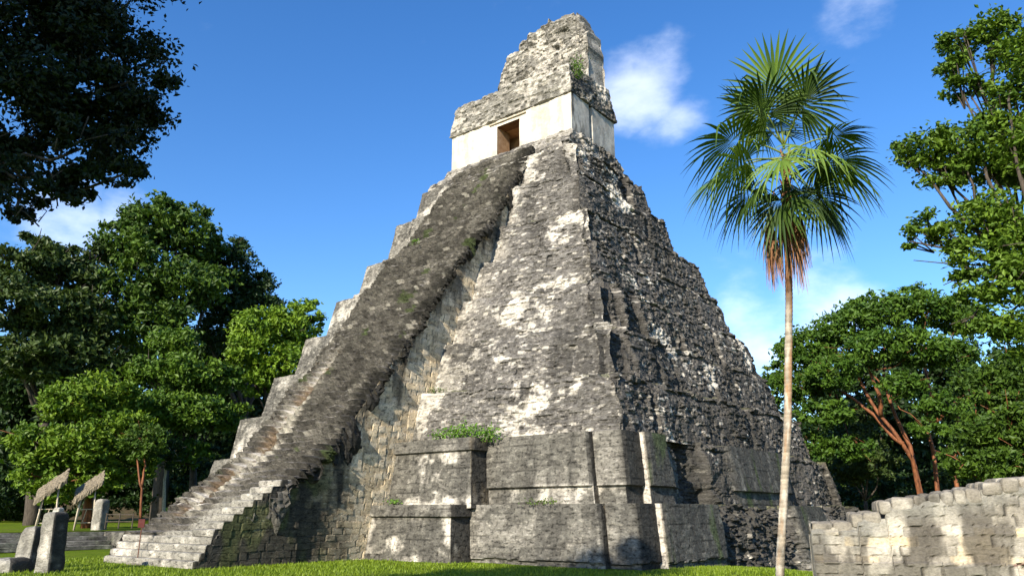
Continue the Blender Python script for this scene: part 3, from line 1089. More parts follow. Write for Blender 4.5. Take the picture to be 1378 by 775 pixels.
# roof comb: ragged slab, its outline worn by weather
def comb():
    OUT = np.array([(-5.05, 35.3), (-4.95, 36.2), (-4.72, 38.2), (-4.42, 39.6), (-4.1, 41.0), (-3.75, 42.05), (-3.3, 42.45), (-2.35, 42.6), (-2.2, 43.0), (-1.35, 43.15), (-1.2, 43.55), (-.5, 43.75),
                    (.2, 44.05), (.9, 44.2), (1.35, 44.1), (1.45, 43.8), (2.1, 43.95), (2.9, 43.7), (3.5, 43.75), (3.75, 43.4), (4.1, 43.2), (4.2, 42.5), (4.45, 42.2), (4.6, 41.3), (4.95, 41.0), (5.05, 39.6), (5.15, 38.4), (5.2, 35.3)])
    xs = np.unique(np.concatenate([np.arange(-5.05, -3.2, .03), np.arange(-3.2, 4.0, .075), np.arange(4.0, 5.2, .03), [5.2]]))
    zt = np.interp(xs, OUT[:, 0], OUT[:, 1])
    zt = zt + (hash2(np.floor(xs / .42), np.zeros(len(xs)), 1420) - .5) * .30 + (fbm(xs * 2.5, 0, 0, 3, 1421) - .5) * .35
    zt = zt - .38 * sstep(40, 43, zt)
    zt = zt * .45 + np.round(zt / .62) * .62 * .55
    zt = np.maximum(zt, 35.25)
    nv = 100
    f = np.linspace(0, 1, nv)
    x = np.broadcast_to(xs[None], (nv, len(xs)))
    z = 35.2 + (zt[None] - 35.2) * f[:, None]
    yf = np.interp(z, [35.2, 44.2], [2.55, 3.15])
    yb = np.interp(z, [35.2, 44.2], [5.3, 4.9])
    cf = rub_col(1400, .8, C_GREY * .80, .75)
    pan = sstep(.48, .56, fbm(x * .55, 0, z * .55, 3, 1407))
    edge = sstep(.94, 1, f)[:, None] * .15
    Df = rub_disp(.9, 1400, .35)(x, yf, z, 0 * x, 0 * x - 1) - .22 * pan - edge
    Db = rub_disp(.9, 1430, .35)(x, yb, z, 0 * x, 0 * x + 1) - edge
    jig = (hash2(np.floor(z / .34), np.floor(z / .34) * 0, 1425) - .5) * .28 + (fbm(z * 1.5, x, 0, 3, 1426) - .5) * .4
    side = np.exp(-np.minimum(np.abs(x - 5.2), np.abs(x + 5.05)) / .7)
    xo = x + jig * side
    Vf = np.stack([xo, yf - Df, z], -1).reshape(-1, 3)
    Vb = np.stack([xo, yb + Db, z], -1).reshape(-1, 3)
    nf = len(Vf)
    V, F = [Vf, Vb], [grid_faces(nv, len(xs)), grid_faces(nv, len(xs), flip=True) + nf]
    C_ = [cf(x.ravel(), yf.ravel(), z.ravel(), np.zeros(nf), -np.ones(nf)), cf(x.ravel(), yb.ravel(), z.ravel(), np.zeros(nf), np.ones(nf))]
    off = 2 * nf
    # skins that close the slab: over the top, down the right and the left flank
    nd = 34
    g = np.linspace(0, 1, nd)[:, None]
    top_i = (nv - 1) * len(xs) + np.arange(len(xs))
    right_i = np.arange(nv) * len(xs) + len(xs) - 1
    left_i = np.arange(nv) * len(xs)
    for idx, nrm, flip in ((top_i, (0, 0, 1), False), (right_i, (1, 0, 0), True), (left_i, (-1, 0, 0), False)):
        A, B = Vf[idx], Vb[idx]
        P = A[None] * (1 - g[..., None]) + B[None] * g[..., None]
        k_ = rub_disp(.8, 1440, .5)(P[..., 0], P[..., 1], P[..., 2], 0 * P[..., 0] + abs(nrm[0]), 0 * P[..., 0])
        k_ = k_ - .35 * sstep(.5, .62, fbm(P[..., 1] * .8, P[..., 2] * .35, P[..., 0] * .2, 3, 1411)) * abs(nrm[0])
        k_ = k_ * np.sin(g * math.pi) ** .3
        P = P + np.array(nrm) * k_[..., None]
        m_ = P.shape[0] * P.shape[1]
        V.append(P.reshape(-1, 3))
        F.append(grid_faces(nd, len(idx), flip=flip) + off)
        C_.append(cf(P[..., 0].ravel(), P[..., 1].ravel(), P[..., 2].ravel(), np.full(m_, float(nrm[0])), np.zeros(m_)))
        off += m_
    return mesh_np('roof_comb', np.concatenate(V), F, M_STONE, pyr, np.concatenate(C_))


comb()

# ------------------------------------------------------------------ leaves
def leaf_quads(P, size, up=.35, asp=.55, rng=RNG, hang=0.0):
    """rhombus leaves folded along the midrib at points P"""
    n = len(P)
    nr = rng.normal(size=(n, 3))
    nr[:, 2] += up * 2
    nr /= np.linalg.norm(nr, axis=1)[:, None]
    a = rng.normal(size=(n, 3))
    a[:, 2] -= hang
    a -= nr * (a * nr).sum(1)[:, None]
    a /= np.linalg.norm(a, axis=1)[:, None] + 1e-9
    b_ = np.cross(nr, a)
    s = size * rng.uniform(.6, 1.3, n)[:, None]
    tip = P + a * s * .5 - nr * s * .12
    base = P - a * s * .5
    l = P + b_ * s * asp * .5 + nr * s * .06
    r = P - b_ * s * asp * .5 + nr * s * .06
    V = np.stack([base, r, tip, l], 1).reshape(-1, 3)
    F = np.arange(4 * n).reshape(-1, 4)
    return V, F


def tree(name, label, base, lobes, leaf, nleaf, pal, trunk_r=.35, bark=None, fork=.45, group='trees at the plaza edge', up=.35, trunks=None, cl=.18, cat='tree', clump_leaves=45, shell=.33, limbs=True):
    """trunk and limbs reaching into every lobe; leaf clumps spread through the lobes' volume"""
    base = np.array(base, float)
    root = empty(name, base, 0, label, cat, group)
    mb = MB()
    lob = np.array([l[:3] for l in lobes], float)
    top = lob.mean(0)
    if trunks is None:
        fk = base + (top - base) * fork
        fk[:2] = base[:2] + (top[:2] - base[:2]) * fork * .6
        n_ = 6
        pts = np.array([base + (fk - base) * q + np.array([RNG.normal() * .12 * trunk_r * 4 * q * (1 - q), RNG.normal() * .12 * trunk_r * 4 * q * (1 - q), 0]) for q in np.linspace(0, 1, n_)])
        mb.tube(pts - np.array([0, 0, .3]) * (np.arange(n_) == 0)[:, None], np.linspace(trunk_r * 1.35, trunk_r * .8, n_), 9, .06)
        forks = [(fk, trunk_r * .8)]
    else:
        forks = []
        for tr in trunks:
            tr = np.array(tr, float)
            q = np.linspace(0, 1, 9)
            kx = np.linspace(0, 1, len(tr))
            pts = np.stack([np.interp(q, kx, tr[:, a]) for a in range(3)], -1)
            pts[1:-1] += RNG.normal(size=(7, 3)) * trunk_r * .25
            mb.tube(pts, np.linspace(trunk_r, trunk_r * .5, 9), 8, .07)
            forks.append((pts[-1], trunk_r * .5))
    if limbs:
        for l in lobes:
            c = np.array(l[:3])
            f0, r0 = min(forks, key=lambda f: np.linalg.norm(f[0] - c))
            mid = (f0 + c) / 2 + RNG.normal(size=3) * np.linalg.norm(c - f0) * .07 + np.array([0, 0, -.08 * np.linalg.norm(c - f0)])
            pts = np.array([f0, (f0 + mid) / 2 + RNG.normal(size=3) * .1, mid, (mid + c) / 2 + RNG.normal(size=3) * .15, c])
            mb.tube(pts, np.linspace(r0 * .6, max(.02, r0 * .14), 5), 6, .05)
            for q in range(4):
                e = c + RNG.normal(size=3) * np.array(l[3:6] if len(l) > 5 else [l[3]] * 3) * .6
                mb.tube([mid * .4 + c * .6, (c + e) / 2 + RNG.normal(size=3) * .1, e], [r0 * .2, r0 * .13, max(.012, r0 * .05)], 5, 0)
    mb.build('trunk', bark or M_BARK, root, smooth=True)
    vol = np.array([l[3] * l[4] * l[5] if len(l) > 5 else l[3] ** 3 for l in lobes]) ** .72
    cnt = np.maximum((vol / vol.sum() * nleaf).astype(int), 60)
    PP, CC = [], []
    pal = np.array(pal)
    for l, m_ in zip(lobes, cnt):
        rad = np.array(l[3:6] if len(l) > 5 else [l[3]] * 3)
        ncl = max(6, m_ // clump_leaves)
        d_ = RNG.normal(size=(ncl, 3))
        d_ /= np.linalg.norm(d_, axis=1)[:, None]
        rr = RNG.uniform(.15, 1, ncl) ** shell
        lump = .72 + .55 * fbm(d_[:, 0] * 1.6 + l[0], d_[:, 1] * 1.6 + l[1], d_[:, 2] * 1.6 + l[2], 3, 5)
        cc = np.array(l[:3]) + d_ * (rr * lump)[:, None] * rad
        w = RNG.gamma(2.0, 1.0, ncl)
        own = RNG.choice(ncl, m_, p=w / w.sum())
        cr = cl * rad.mean() * RNG.uniform(.6, 1.3, ncl)
        off_ = RNG.normal(size=(m_, 3)) * np.array([1, 1, .55])
        PP.append(cc[own] + off_ * cr[own][:, None])
        tone = RNG.beta(2, 2, ncl)[own] * .7 + RNG.random(m_) * .3
        CC.append(pal[0] + (pal[1] - pal[0]) * tone[:, None])
    P = np.concatenate(PP)
    c = np.concatenate(CC)
    V, F = leaf_quads(P, leaf, up)
    mesh_np('crown', V, F, M_LEAF, root, np.repeat(c, 4, 0), smooth=False)
    return root


def gnd(u, d, z=None):
    p = at(u, 690, d)
    p[2] = ground_z(p[0], p[1]) if z is None else z
    return p


def L(u, v, d, rpx, sq=.85, dep=1.0):
    """a crown lobe standing d metres away: seen radius rpx photo pixels"""
    q = ray(u, v)
    sl = math.hypot(q[0], q[1])
    p = CAM + q * d / sl
    r = rpx * (d / sl) / FPX * (.90 if d > 30 else 1.02 if u > 1000 else 1.0)
    return (p[0], p[1], p[2], r, r * dep, r * sq)


G_DARK = [(.010, .027, .006), (.030, .064, .010)]  # darkened so the leaf colour carries the wood's deep shade
G_MID = [(.016, .045, .006), (.085, .150, .012)]
G_BRIGHT = [(.038, .095, .006), (.165, .250, .016)]
G_OLIVE = [(.020, .044, .010), (.066, .098, .018)]

# forest on the left, behind the terrace
tree('broadleaf_tree', 'tallest dark broadleaf tree at left, rising above the others against the sky', gnd(215, 92),
     [L(205, 300, 92, 42), L(165, 330, 90, 45), L(245, 320, 92, 42), L(280, 330, 94, 30), L(185, 375, 88, 50), L(245, 385, 88, 52), L(150, 400, 86, 45), L(225, 285, 93, 25), L(262, 290, 94, 22), L(290, 380, 92, 32), L(210, 440, 86, 50)],
     .62, 26000, G_MID, .7)
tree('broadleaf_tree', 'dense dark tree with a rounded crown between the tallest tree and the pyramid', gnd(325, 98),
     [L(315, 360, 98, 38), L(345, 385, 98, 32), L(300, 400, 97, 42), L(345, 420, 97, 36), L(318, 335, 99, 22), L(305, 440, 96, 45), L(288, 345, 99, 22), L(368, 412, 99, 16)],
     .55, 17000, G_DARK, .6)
tree('broadleaf_tree', 'bright yellow-green rounded tree beside the left edge of the pyramid', gnd(370, 82),
     [L(350, 440, 82, 38), L(385, 445, 83, 36), L(412, 420, 85, 24), L(330, 470, 81, 30), L(375, 490, 82, 38), L(400, 470, 84, 30), L(340, 510, 82, 30), L(420, 440, 86, 18)],
     .50, 17000, [(.055, .125, .008), (.185, .285, .018)], .45)
tree('broadleaf_tree', 'dark leaning tree at the far left edge below the overhanging branches', gnd(45, 84),
     [L(30, 360, 84, 42), L(75, 355, 86, 38), L(110, 375, 86, 36), L(15, 410, 82, 48), L(70, 420, 84, 50), L(118, 430, 84, 44), L(30, 480, 82, 50), L(50, 325, 86, 20), L(95, 480, 83, 46), L(130, 340, 88, 18)],
     .58, 24000, G_OLIVE, .55)
tree('broadleaf_tree', 'low spreading bright green tree above the thatched shelters', gnd(120, 70, 1.3),
     [L(95, 540, 70, 42, .7), L(140, 530, 71, 44, .7), L(60, 600, 69, 44, .75), L(110, 600, 68, 50, .7), L(160, 580, 69, 42, .7), L(75, 655, 68, 34, .7), L(125, 640, 68, 38, .7), L(45, 640, 68, 30), L(165, 545, 72, 34, .6), L(180, 625, 69, 30)],
     .42, 26000, G_BRIGHT, .35, M_REDBARK)
tree('broadleaf_tree', 'layered green tree in the middle of the left wood, above the red forked trunk', gnd(262, 76, 1.5),
     [L(240, 500, 76, 44, .6), L(285, 510, 77, 40, .6), L(215, 550, 75, 46, .6), L(260, 555, 75, 48, .6), L(300, 560, 77, 36, .6), L(215, 600, 74, 32, .6), L(255, 610, 75, 30, .6), L(240, 460, 78, 34, .6), L(195, 500, 77, 32, .6)],
     .45, 22000, [(.028, .075, .007), (.115, .195, .014)], .35)
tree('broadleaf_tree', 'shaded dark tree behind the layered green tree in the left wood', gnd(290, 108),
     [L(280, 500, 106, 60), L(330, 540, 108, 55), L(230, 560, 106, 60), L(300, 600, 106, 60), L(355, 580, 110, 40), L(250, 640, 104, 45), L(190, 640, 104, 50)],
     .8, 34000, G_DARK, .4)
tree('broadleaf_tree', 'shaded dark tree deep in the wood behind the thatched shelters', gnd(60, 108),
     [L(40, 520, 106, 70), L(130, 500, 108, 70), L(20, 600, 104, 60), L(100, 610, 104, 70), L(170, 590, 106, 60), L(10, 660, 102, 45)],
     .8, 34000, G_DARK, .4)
def bush(label, u, d, lob_, leaf, n_, pal):
    tree('shrub', label, gnd(u, d), lob_, leaf, n_, pal, .08, fork=.3, group="undergrowth along the edge of the wood", cat='shrub', limbs=False)


bush('dark undergrowth filling the wood behind the left thatched shelter', 40, 96, [L(10, 670, 96, 34), L(45, 665, 97, 36), L(85, 668, 96, 34), L(-20, 660, 95, 40), L(30, 640, 99, 36)], .5, 5000, G_DARK)
bush('dark undergrowth filling the wood between the white stone and the red trunk', 150, 94, [L(125, 670, 94, 32), L(160, 668, 95, 36), L(195, 672, 94, 32), L(145, 640, 97, 36), L(185, 640, 97, 36)], .5, 5000, G_DARK)
bush('dark undergrowth filling the wood between the red trunk and the foot of the stairway', 255, 92, [L(225, 675, 92, 30), L(255, 665, 93, 36), L(290, 660, 92, 36), L(240, 635, 96, 36), L(285, 625, 96, 36), L(320, 640, 94, 30)], .5, 6000, G_DARK)
# wood on the right behind the wall
rb = gnd(1240, 74)
tree('umbrella_tree', 'broad umbrella-crowned tree with several bare reddish trunks, right of the palm', rb,
     [L(1090, 470, 74, 44, .7), L(1140, 440, 74, 44, .65), L(1195, 420, 75, 42, .6), L(1250, 415, 76, 40, .6), L(1295, 430, 78, 38, .6), L(1070, 520, 73, 38, .7), L(1120, 500, 70, 40, .6), L(1175, 470, 70, 42, .6),
      L(1235, 465, 70, 44, .6), L(1045, 500, 76, 22, .7), L(1110, 555, 71, 36, .6), L(1285, 480, 72, 36, .6), L(1160, 410, 76, 22), L(1225, 398, 77, 20), L(1065, 470, 75, 22), L(1215, 520, 70, 32, .6), L(1150, 600, 72, 30, .6), L(1095, 600, 73, 30, .7), L(1270, 545, 70, 34, .6), L(1245, 575, 69, 24, .6), L(1300, 590, 69, 30, .6)],
     .42, 46000, [(.020, .062, .007), (.090, .165, .014)], .20, M_REDBARK,
     trunks=[[rb, at(1232, 625, 73), at(1212, 595, 72), at(1185, 560, 72), at(1165, 525, 72), at(1140, 480, 72)], [rb + np.array([.5, 0, 0]), at(1224, 600, 74), at(1205, 560, 74), at(1188, 510, 74), at(1190, 460, 74)],
             [at(1215, 597, 72), at(1190, 575, 73), at(1160, 545, 73), at(1120, 520, 73)], [at(1186, 560, 72), at(1183, 530, 71), at(1170, 500, 71)],
             [gnd(1262, 75), at(1258, 610, 75), at(1249, 580, 75), at(1252, 530, 75), at(1240, 470, 75)], [at(1250, 575, 75), at(1268, 560, 74), at(1290, 555, 74), at(1310, 520, 74)],
             [gnd(1290, 73), at(1284, 620, 73), at(1292, 590, 73), at(1288, 550, 73), at(1290, 480, 74)]])
tree('broadleaf_tree', 'leafy green tree filling the gap between the umbrella tree and the near right tree', gnd(1340, 62),
     [L(1330, 520, 62, 44, .7), L(1365, 500, 63, 48, .7), L(1320, 580, 60, 40, .7), L(1360, 570, 60, 46, .7), L(1300, 620, 60, 34, .7), L(1345, 625, 60, 38, .7), L(1390, 540, 62, 50), L(1385, 610, 60, 45)],
     .36, 20000, G_MID, .3, M_REDBARK)
tree('broadleaf_tree', 'small yellow-green tree low between the pyramid and the umbrella tree', gnd(1165, 80),
     [L(1150, 590, 80, 32, .8), L(1180, 620, 79, 34, .8), L(1140, 630, 80, 30), L(1165, 555, 82, 26)],
     .42, 8000, G_OLIVE, .2)
tree('broadleaf_tree', 'dark shaded tree closing the wood behind the umbrella tree', gnd(1200, 105),
     [L(1090, 600, 102, 55), L(1160, 570, 104, 55), L(1230, 600, 102, 60), L(1300, 560, 104, 60), L(1180, 505, 100, 48), L(1250, 500, 100, 50), L(1120, 525, 100, 42), L(1310, 490, 100, 50), L(1350, 520, 100, 50), L(1215, 545, 98, 46), L(1120, 640, 100, 45), L(1200, 650, 100, 45), L(1280, 640, 100, 50), L(1350, 600, 102, 60), L(1060, 570, 108, 40)],
     .8, 34000, G_DARK, .4)
bush('dark undergrowth behind the ruined wall, under the bare reddish trunks', 1240, 92, [L(1170, 665, 92, 30), L(1210, 655, 93, 32), L(1250, 660, 92, 34), L(1290, 650, 93, 34), L(1330, 640, 92, 36), L(1370, 640, 92, 36), L(1140, 655, 94, 30), L(1165, 680, 88, 30), L(1200, 682, 88, 28), L(1130, 682, 90, 28), L(1235, 676, 88, 28)], .5, 10000, G_DARK)
def far_wood():
    n = 42000
    a = RNG.uniform(R(-100), R(62), n)
    d = RNG.uniform(150, 215, n)
    x, y = CAM[0] + np.sin(a) * d, CAM[1] + np.cos(a) * d
    top = 9 + 8 * fbm(x * .05, y * .05, 0, 4, 1701)
    z = ground_z(x, y) + top * RNG.random(n) ** .7
    V, F = leaf_quads(np.stack([x, y, z], -1), 2.2, .4, .8)
    c = np.array(G_DARK[0]) + (np.array(G_MID[1]) - np.array(G_DARK[0])) * RNG.random(n)[:, None] * .7
    o = mesh_np('far_wood', V, F, M_LEAF, None, np.repeat(c, 4, 0))
    tagset(o, 'dark mass of distant forest closing the view behind the pyramid and the trees', 'forest', kind='stuff')


far_wood()
# near tree top right, trunk outside the frame
tree('broadleaf_tree', 'near bright-leaved tree reaching in from the upper right corner', gnd(1520, 25),
     [L(1290, 60, 25, 30, .6), L(1335, 40, 25, 32, .5), L(1280, 90, 25, 22, .6), L(1370, 70, 25, 34, .5), L(1300, 118, 25, 30, .4), L(1365, 130, 25, 34, .5), L(1345, 165, 25, 36, .6),
      L(1240, 205, 24, 28, .8), L(1285, 195, 24, 34, .8), L(1270, 235, 24, 26, .7), L(1325, 220, 25, 36, .8), L(1212, 205, 24, 14), L(1375, 220, 25, 38),
      L(1245, 305, 24, 20, .9), L(1275, 320, 24, 24, .8), L(1225, 325, 24, 12), L(1330, 290, 24, 40, .8), L(1375, 310, 24, 40), L(1320, 350, 23, 36, .8), L(1365, 380, 23, 40),
      L(1310, 395, 23, 24, .7), L(1345, 430, 23, 34), L(1385, 450, 23, 36), L(1300, 440, 23, 16), L(1420, 200, 25, 60), L(1430, 350, 24, 60), L(1420, 80, 25, 60)],
      .17, 44000, [(.032, .080, .008), (.150, .240, .020)], .16, fork=.75, up=.7, cl=.25)
# shaded tree hanging in at the upper left
lob = []
for (u, v, r_) in ((30, 40, 60), (90, 30, 62), (140, 60, 58), (175, 110, 40), (180, 160, 38), (120, 130, 60), (60, 110, 55), (160, 200, 42), (110, 200, 45), (50, 180, 45), (20, 240, 36),
                   (70, 245, 30), (100, 255, 24), (180, 60, 30), (20, 290, 14), (-40, 100, 80), (-40, 220, 60), (140, -10, 50), (60, -30, 70), (195, 140, 25), (40, 275, 22), (165, 235, 24), (40, -90, 80), (130, -80, 70), (210, -60, 55), (90, -150, 70), (180, -140, 50)):
    lob.append(L(u, v, 13.6 + random.uniform(-1.0, 1.0), r_, .9, 1.2))
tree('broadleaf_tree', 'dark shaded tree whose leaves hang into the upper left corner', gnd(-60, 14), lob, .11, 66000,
     [(.006, .014, .004), (.015, .030, .006)], .13, fork=.4, up=.3, cl=.25, shell=.45, clump_leaves=150,  # near-black leaf colours have the tree's shade painted in
     trunks=[[gnd(-120, 14), at(-110, 480, 14), at(-90, 345, 14), at(-60, 270, 14), at(-20, 200, 14)], [gnd(-120, 14), at(-110, 400, 14), at(-90, 200, 14), at(20, 90, 13.5)]])

# unseen tree added behind the camera to shade the near upper-left tree
def shade_tree(p, h, r_, n, label):
    p = np.array(p, float)
    lobs = []
    for q in range(9):
        a = q * 2.4
        rr = r_ * (.15 + .55 * (q / 9) ** .5)
        lobs.append((p[0] + rr * math.cos(a), p[1] + rr * math.sin(a), h - r_ * .5 - abs(RNG.normal()) * r_ * .35, r_ * .5, r_ * .5, r_ * .45))
    tree('broadleaf_tree', label, p, lobs, .6, n, G_MID, .5, group='added shade trees behind the camera')


shade_tree((25.6, -64, 0), 25, 6.5, 9000, 'unseen tree added behind the viewpoint to shade the upper left tree')

# ------------------------------------------------------------------ fan palm
def fan_palm():
    base = np.array(at(1049, 775, 21)); base[2] = float(ground_z(base[0], base[1]))
    hub = np.array(at(1058, 222, 21))
    root = empty('fan_palm', base, 0, 'tall slender fan palm with a bare ringed trunk in front of the pyramid', 'palm tree')
    p1 = np.array(at(1062, 400, 21))
    p0 = np.array(at(1049, 775, 21))
    zs = np.array([base[2] - .2, p0[2], (p0[2] + p1[2]) / 2, p1[2], hub[2] + .2])
    xs_ = np.array([p0[0] - (p1[0] - p0[0]) * .06, p0[0], p0[0] * .42 + p1[0] * .58, p1[0], hub[0]])
    ys_ = np.array([p0[1] - (p1[1] - p0[1]) * .06, p0[1], p0[1] * .42 + p1[1] * .58, p1[1], hub[1]])
    zz = np.linspace(zs[0], zs[-1], 330)
    cx_, cy_ = np.interp(zz, zs, xs_), np.interp(zz, zs, ys_)
    k = np.ones(25) / 25
    pad = lambda a: np.convolve(np.pad(a, 12, 'edge'), k, 'valid')
    cx_, cy_ = pad(cx_), pad(cy_)
    na = 18
    th = np.linspace(0, 2 * np.pi, na, endpoint=False)
    ring = (zz / .115 + .25 * vnoise(zz * 1.3, 0, 0, 77))
    fr = ring - np.floor(ring)
    rb_ = .108 - .016 * np.clip((zz - zz[0]) / 9, 0, 1)
    Rr = rb_[:, None] * (1 + .10 * (fr[:, None] ** 2 - .4) + .10 * (vnoise(np.cos(th)[None] * 1.5, np.sin(th)[None] * 1.5, zz[:, None] * 3, 78) - .5))
    V = np.stack([cx_[:, None] + Rr * np.cos(th), cy_[:, None] + Rr * np.sin(th), zz[:, None] + 0 * Rr], -1).reshape(-1, 3)
    rn = hash2(np.floor(ring), np.floor(ring) * 0, 79)
    tn = fbm(np.cos(th)[None] * 1.0, np.sin(th)[None] * 1.0, zz[:, None] * 1.6, 4, 80)
    c = np.array([.36, .31, .24])[None, None] * (.6 + .45 * rn[:, None, None] + .3 * (fr[:, None, None] - .5))
    hgt = sstep(3, 7, zz)[:, None, None]
    org = sstep(.45, .6, tn)[..., None] * (.30 + .5 * hgt)
    c = c * (1 - org) + np.array([.34, .17, .07]) * org
    lic = (sstep(.55, .68, fbm(np.cos(th)[None] * 1.2, np.sin(th)[None] * 1.2, zz[:, None] * 2.3, 4, 83)))[..., None] * .6
    c = c * (1 - lic) + np.array([.52, .50, .43]) * lic
    dk = (sstep(6.6, 8.3, zz))[:, None, None]
    c = c * (1 - dk) + np.array([.09, .045, .022]) * (.7 + .6 * rn[:, None, None]) * dk
    mesh_np('trunk', V, grid_faces(len(zz), na, True), stone_mat('palm_bark', 22, .008, .7, 1.25), root, c.reshape(-1, 3), smooth=True)
    r = np.array([math.cos(YAW), -math.sin(YAW), 0])          # to the right, as the photographer stood
    tw_ = np.array([math.sin(YAW), math.cos(YAW), 0]) * -1      # towards him
    up = np.array([0, 0, 1.])

    def frond(d, plen, R_, nseg=38, spread=2.5, roll=0.0, sag=.35, droop=.35, colr=None, start=0.0):
        d = np.array(d, float); d /= np.linalg.norm(d)
        # arching petiole
        n_ = 8
        o = hub + up * start
        pts = []
        for q in np.linspace(0, 1, n_):
            pts.append(o + d * plen * q - up * sag * plen * q ** 2)
        pts = np.array(pts)
        mb = MB()
        mb.tube(pts, np.linspace(.030, .016, n_), 6)
        dd = pts[-1] - pts[-2]; dd /= np.linalg.norm(dd)
        # blade plane: lateral axis, facing upward/outward, rolled
        lat = np.cross(dd, up)
        if np.linalg.norm(lat) < .25:
            lat = r.copy()
        lat -= dd * (lat @ dd); lat /= np.linalg.norm(lat)
        nv = np.cross(lat, dd)
        cr, sr = math.cos(roll), math.sin(roll)
        lat, nv = lat * cr + nv * sr, nv * cr - lat * sr
        h0 = pts[-1]
        V, F, Cc = [], [], []
        ts = np.array([0, .18, .38, .55, .72, .88, 1.0])
        for s_ in range(nseg):
            a = (s_ / (nseg - 1) - .5) * 2 * spread
            ray_ = dd * math.cos(a) + lat * math.sin(a)
            # the midrib runs on into the blade, so middle segments start further out
            so = h0 + dd * .16 * R_ * max(0, math.cos(a))
            Ls = R_ * (1 - .30 * (abs(a) / spread) ** 2.2) * RNG.uniform(.90, 1.05)
            tang = -dd * math.sin(a) + lat * math.cos(a)
            da = 2 * spread / (nseg - 1)
            fold = (.35 if s_ % 2 else -.35)
            dr = droop * RNG.uniform(.6, 1.5)
            brk = RNG.random() < .10
            ct = np.array(colr[0]) + (np.array(colr[1]) - np.array(colr[0])) * RNG.random()
            row = []
            for t_ in ts:
                w = min(t_ * Ls * da * .52, .42 * Ls * da * .52 + .004)
                if t_ > .5:
                    w *= max(.05, 1 - ((t_ - .5) / .5) ** 1.3)
                c0 = so + ray_ * Ls * t_ - up * dr * Ls * t_ ** 2.6 + nv * (.10 * Ls * t_ * (math.sin(a) ** 2))
                if brk and t_ > .6:
                    c0 = c0 - up * (t_ - .6) * Ls * .9 - ray_ * (t_ - .6) * Ls * .55
                row += [c0 - tang * w, c0 + nv * w * .55, c0 + tang * w]
                Cc += [ct * (1.0 if t_ < .9 else .9)] * 3
            bi = len(V)
            V += row
            for q in range(len(ts) - 1):
                i0 = bi + q * 3
                F += [(i0, i0 + 1, i0 + 4, i0 + 3), (i0 + 1, i0 + 2, i0 + 5, i0 + 4)]
        fr_ = mesh_np('frond', np.array(V), np.array(F), M_LEAF, root, np.array(Cc), smooth=False)
        pe = mb.build('petiole', M_PET, None, smooth=True)
        pe.parent = fr_
        for v in pe.data.vertices:
            v.co = Vector(v.co) - Vector(root.location)
        return fr_

    GP = [(.034, .075, .007), (.105, .175, .016)]
    GL = [(.080, .150, .018), (.170, .250, .045)]
    GD = [(.016, .040, .006), (.052, .095, .010)]
    # direction (right, up, towards), petiole, blade radius, roll, sag, droop, colours, start height
    spec = [((-.14, 1.0, .25), 1.45, 1.75, .0, .05, .10, GP, .65), ((.42, .95, -.1), 1.35, 1.65, .4, .10, .15, GD, .6), ((-.45, .9, -.25), 1.3, 1.6, -.3, .1, .2, GP, .6), ((.30, .85, .5), 1.25, 1.5, .5, .15, .2, GD, .6), ((-.5, .8, .45), 1.2, 1.5, -.5, .15, .25, GD, .55),
            ((.05, .9, -.6), 1.2, 1.4, 0, .1, .2, GD, .5),
            ((-1.0, .50, .25), 1.60, 1.55, -.5, .28, .38, GP, .3), ((-1.0, .15, .45), 1.50, 1.60, -.7, .30, .48, GL, .05), ((-.95, .30, -.5), 1.5, 1.45, .4, .3, .45, GP, .2),
            ((1.0, .70, .1), 1.55, 1.10, .2, .25, .35, GP, .3), ((1.0, .15, .35), 1.15, 1.35, .5, .25, .45, GP, .1), ((.9, .35, -.5), 1.3, 1.25, -.2, .3, .4, GD, .2),
            ((.25, .30, 1.0), 1.0, 1.25, .1, .45, .5, GL, .2), ((-.45, .15, .9), 1.1, 1.3, -.2, .45, .5, GL, .05), ((.75, .05, .75), 1.1, 1.35, .3, .35, .5, GP, .0),
            ((-.75, -.30, .35), 1.05, 1.25, -.3, .35, .55, GD, -.1), ((-.35, -.55, .4), 1.0, 1.2, 0, .35, .5, GD, -.2), ((.45, -.50, .3), 1.05, 1.2, .2, .35, .5, GD, -.2),
            ((.1, -.3, -1), 1.0, 1.2, 0, .3, .5, GD, -.1), ((.75, -.2, -.35), 1.0, 1.2, .2, .35, .5, GD, -.1), ((-.7, -.1, -.6), 1.1, 1.2, 0, .35, .5, GD, 0),
            ((.1, -.65, .7), .8, 1.1, .1, .35, .5, GD, -.2)]
    for (dv, pl, R_, ro, sg, dr, cc, st) in spec:
        d = r * dv[0] + up * dv[1] + tw_ * dv[2]
        frond(d, pl, R_, roll=ro, sag=sg, droop=dr, colr=cc, start=st)
    # spear leaf, fibre boots under the crown, and dead fronds hanging down
    mb = MB()
    for q in range(30):
        a = q * 2.4
        z0 = hub[2] - 1.9 + q * .072
        dv = np.array([math.cos(a), math.sin(a), 0])
        c0 = np.array([np.interp(z0, zz, cx_), np.interp(z0, zz, cy_), z0])
        mb.tube([c0, c0 + dv * .10 + up * .12, c0 + dv * .17 + up * .34], [.045, .035, .014], 5)
    mb.build('leaf_base', M_REDBARK, root, smooth=True)
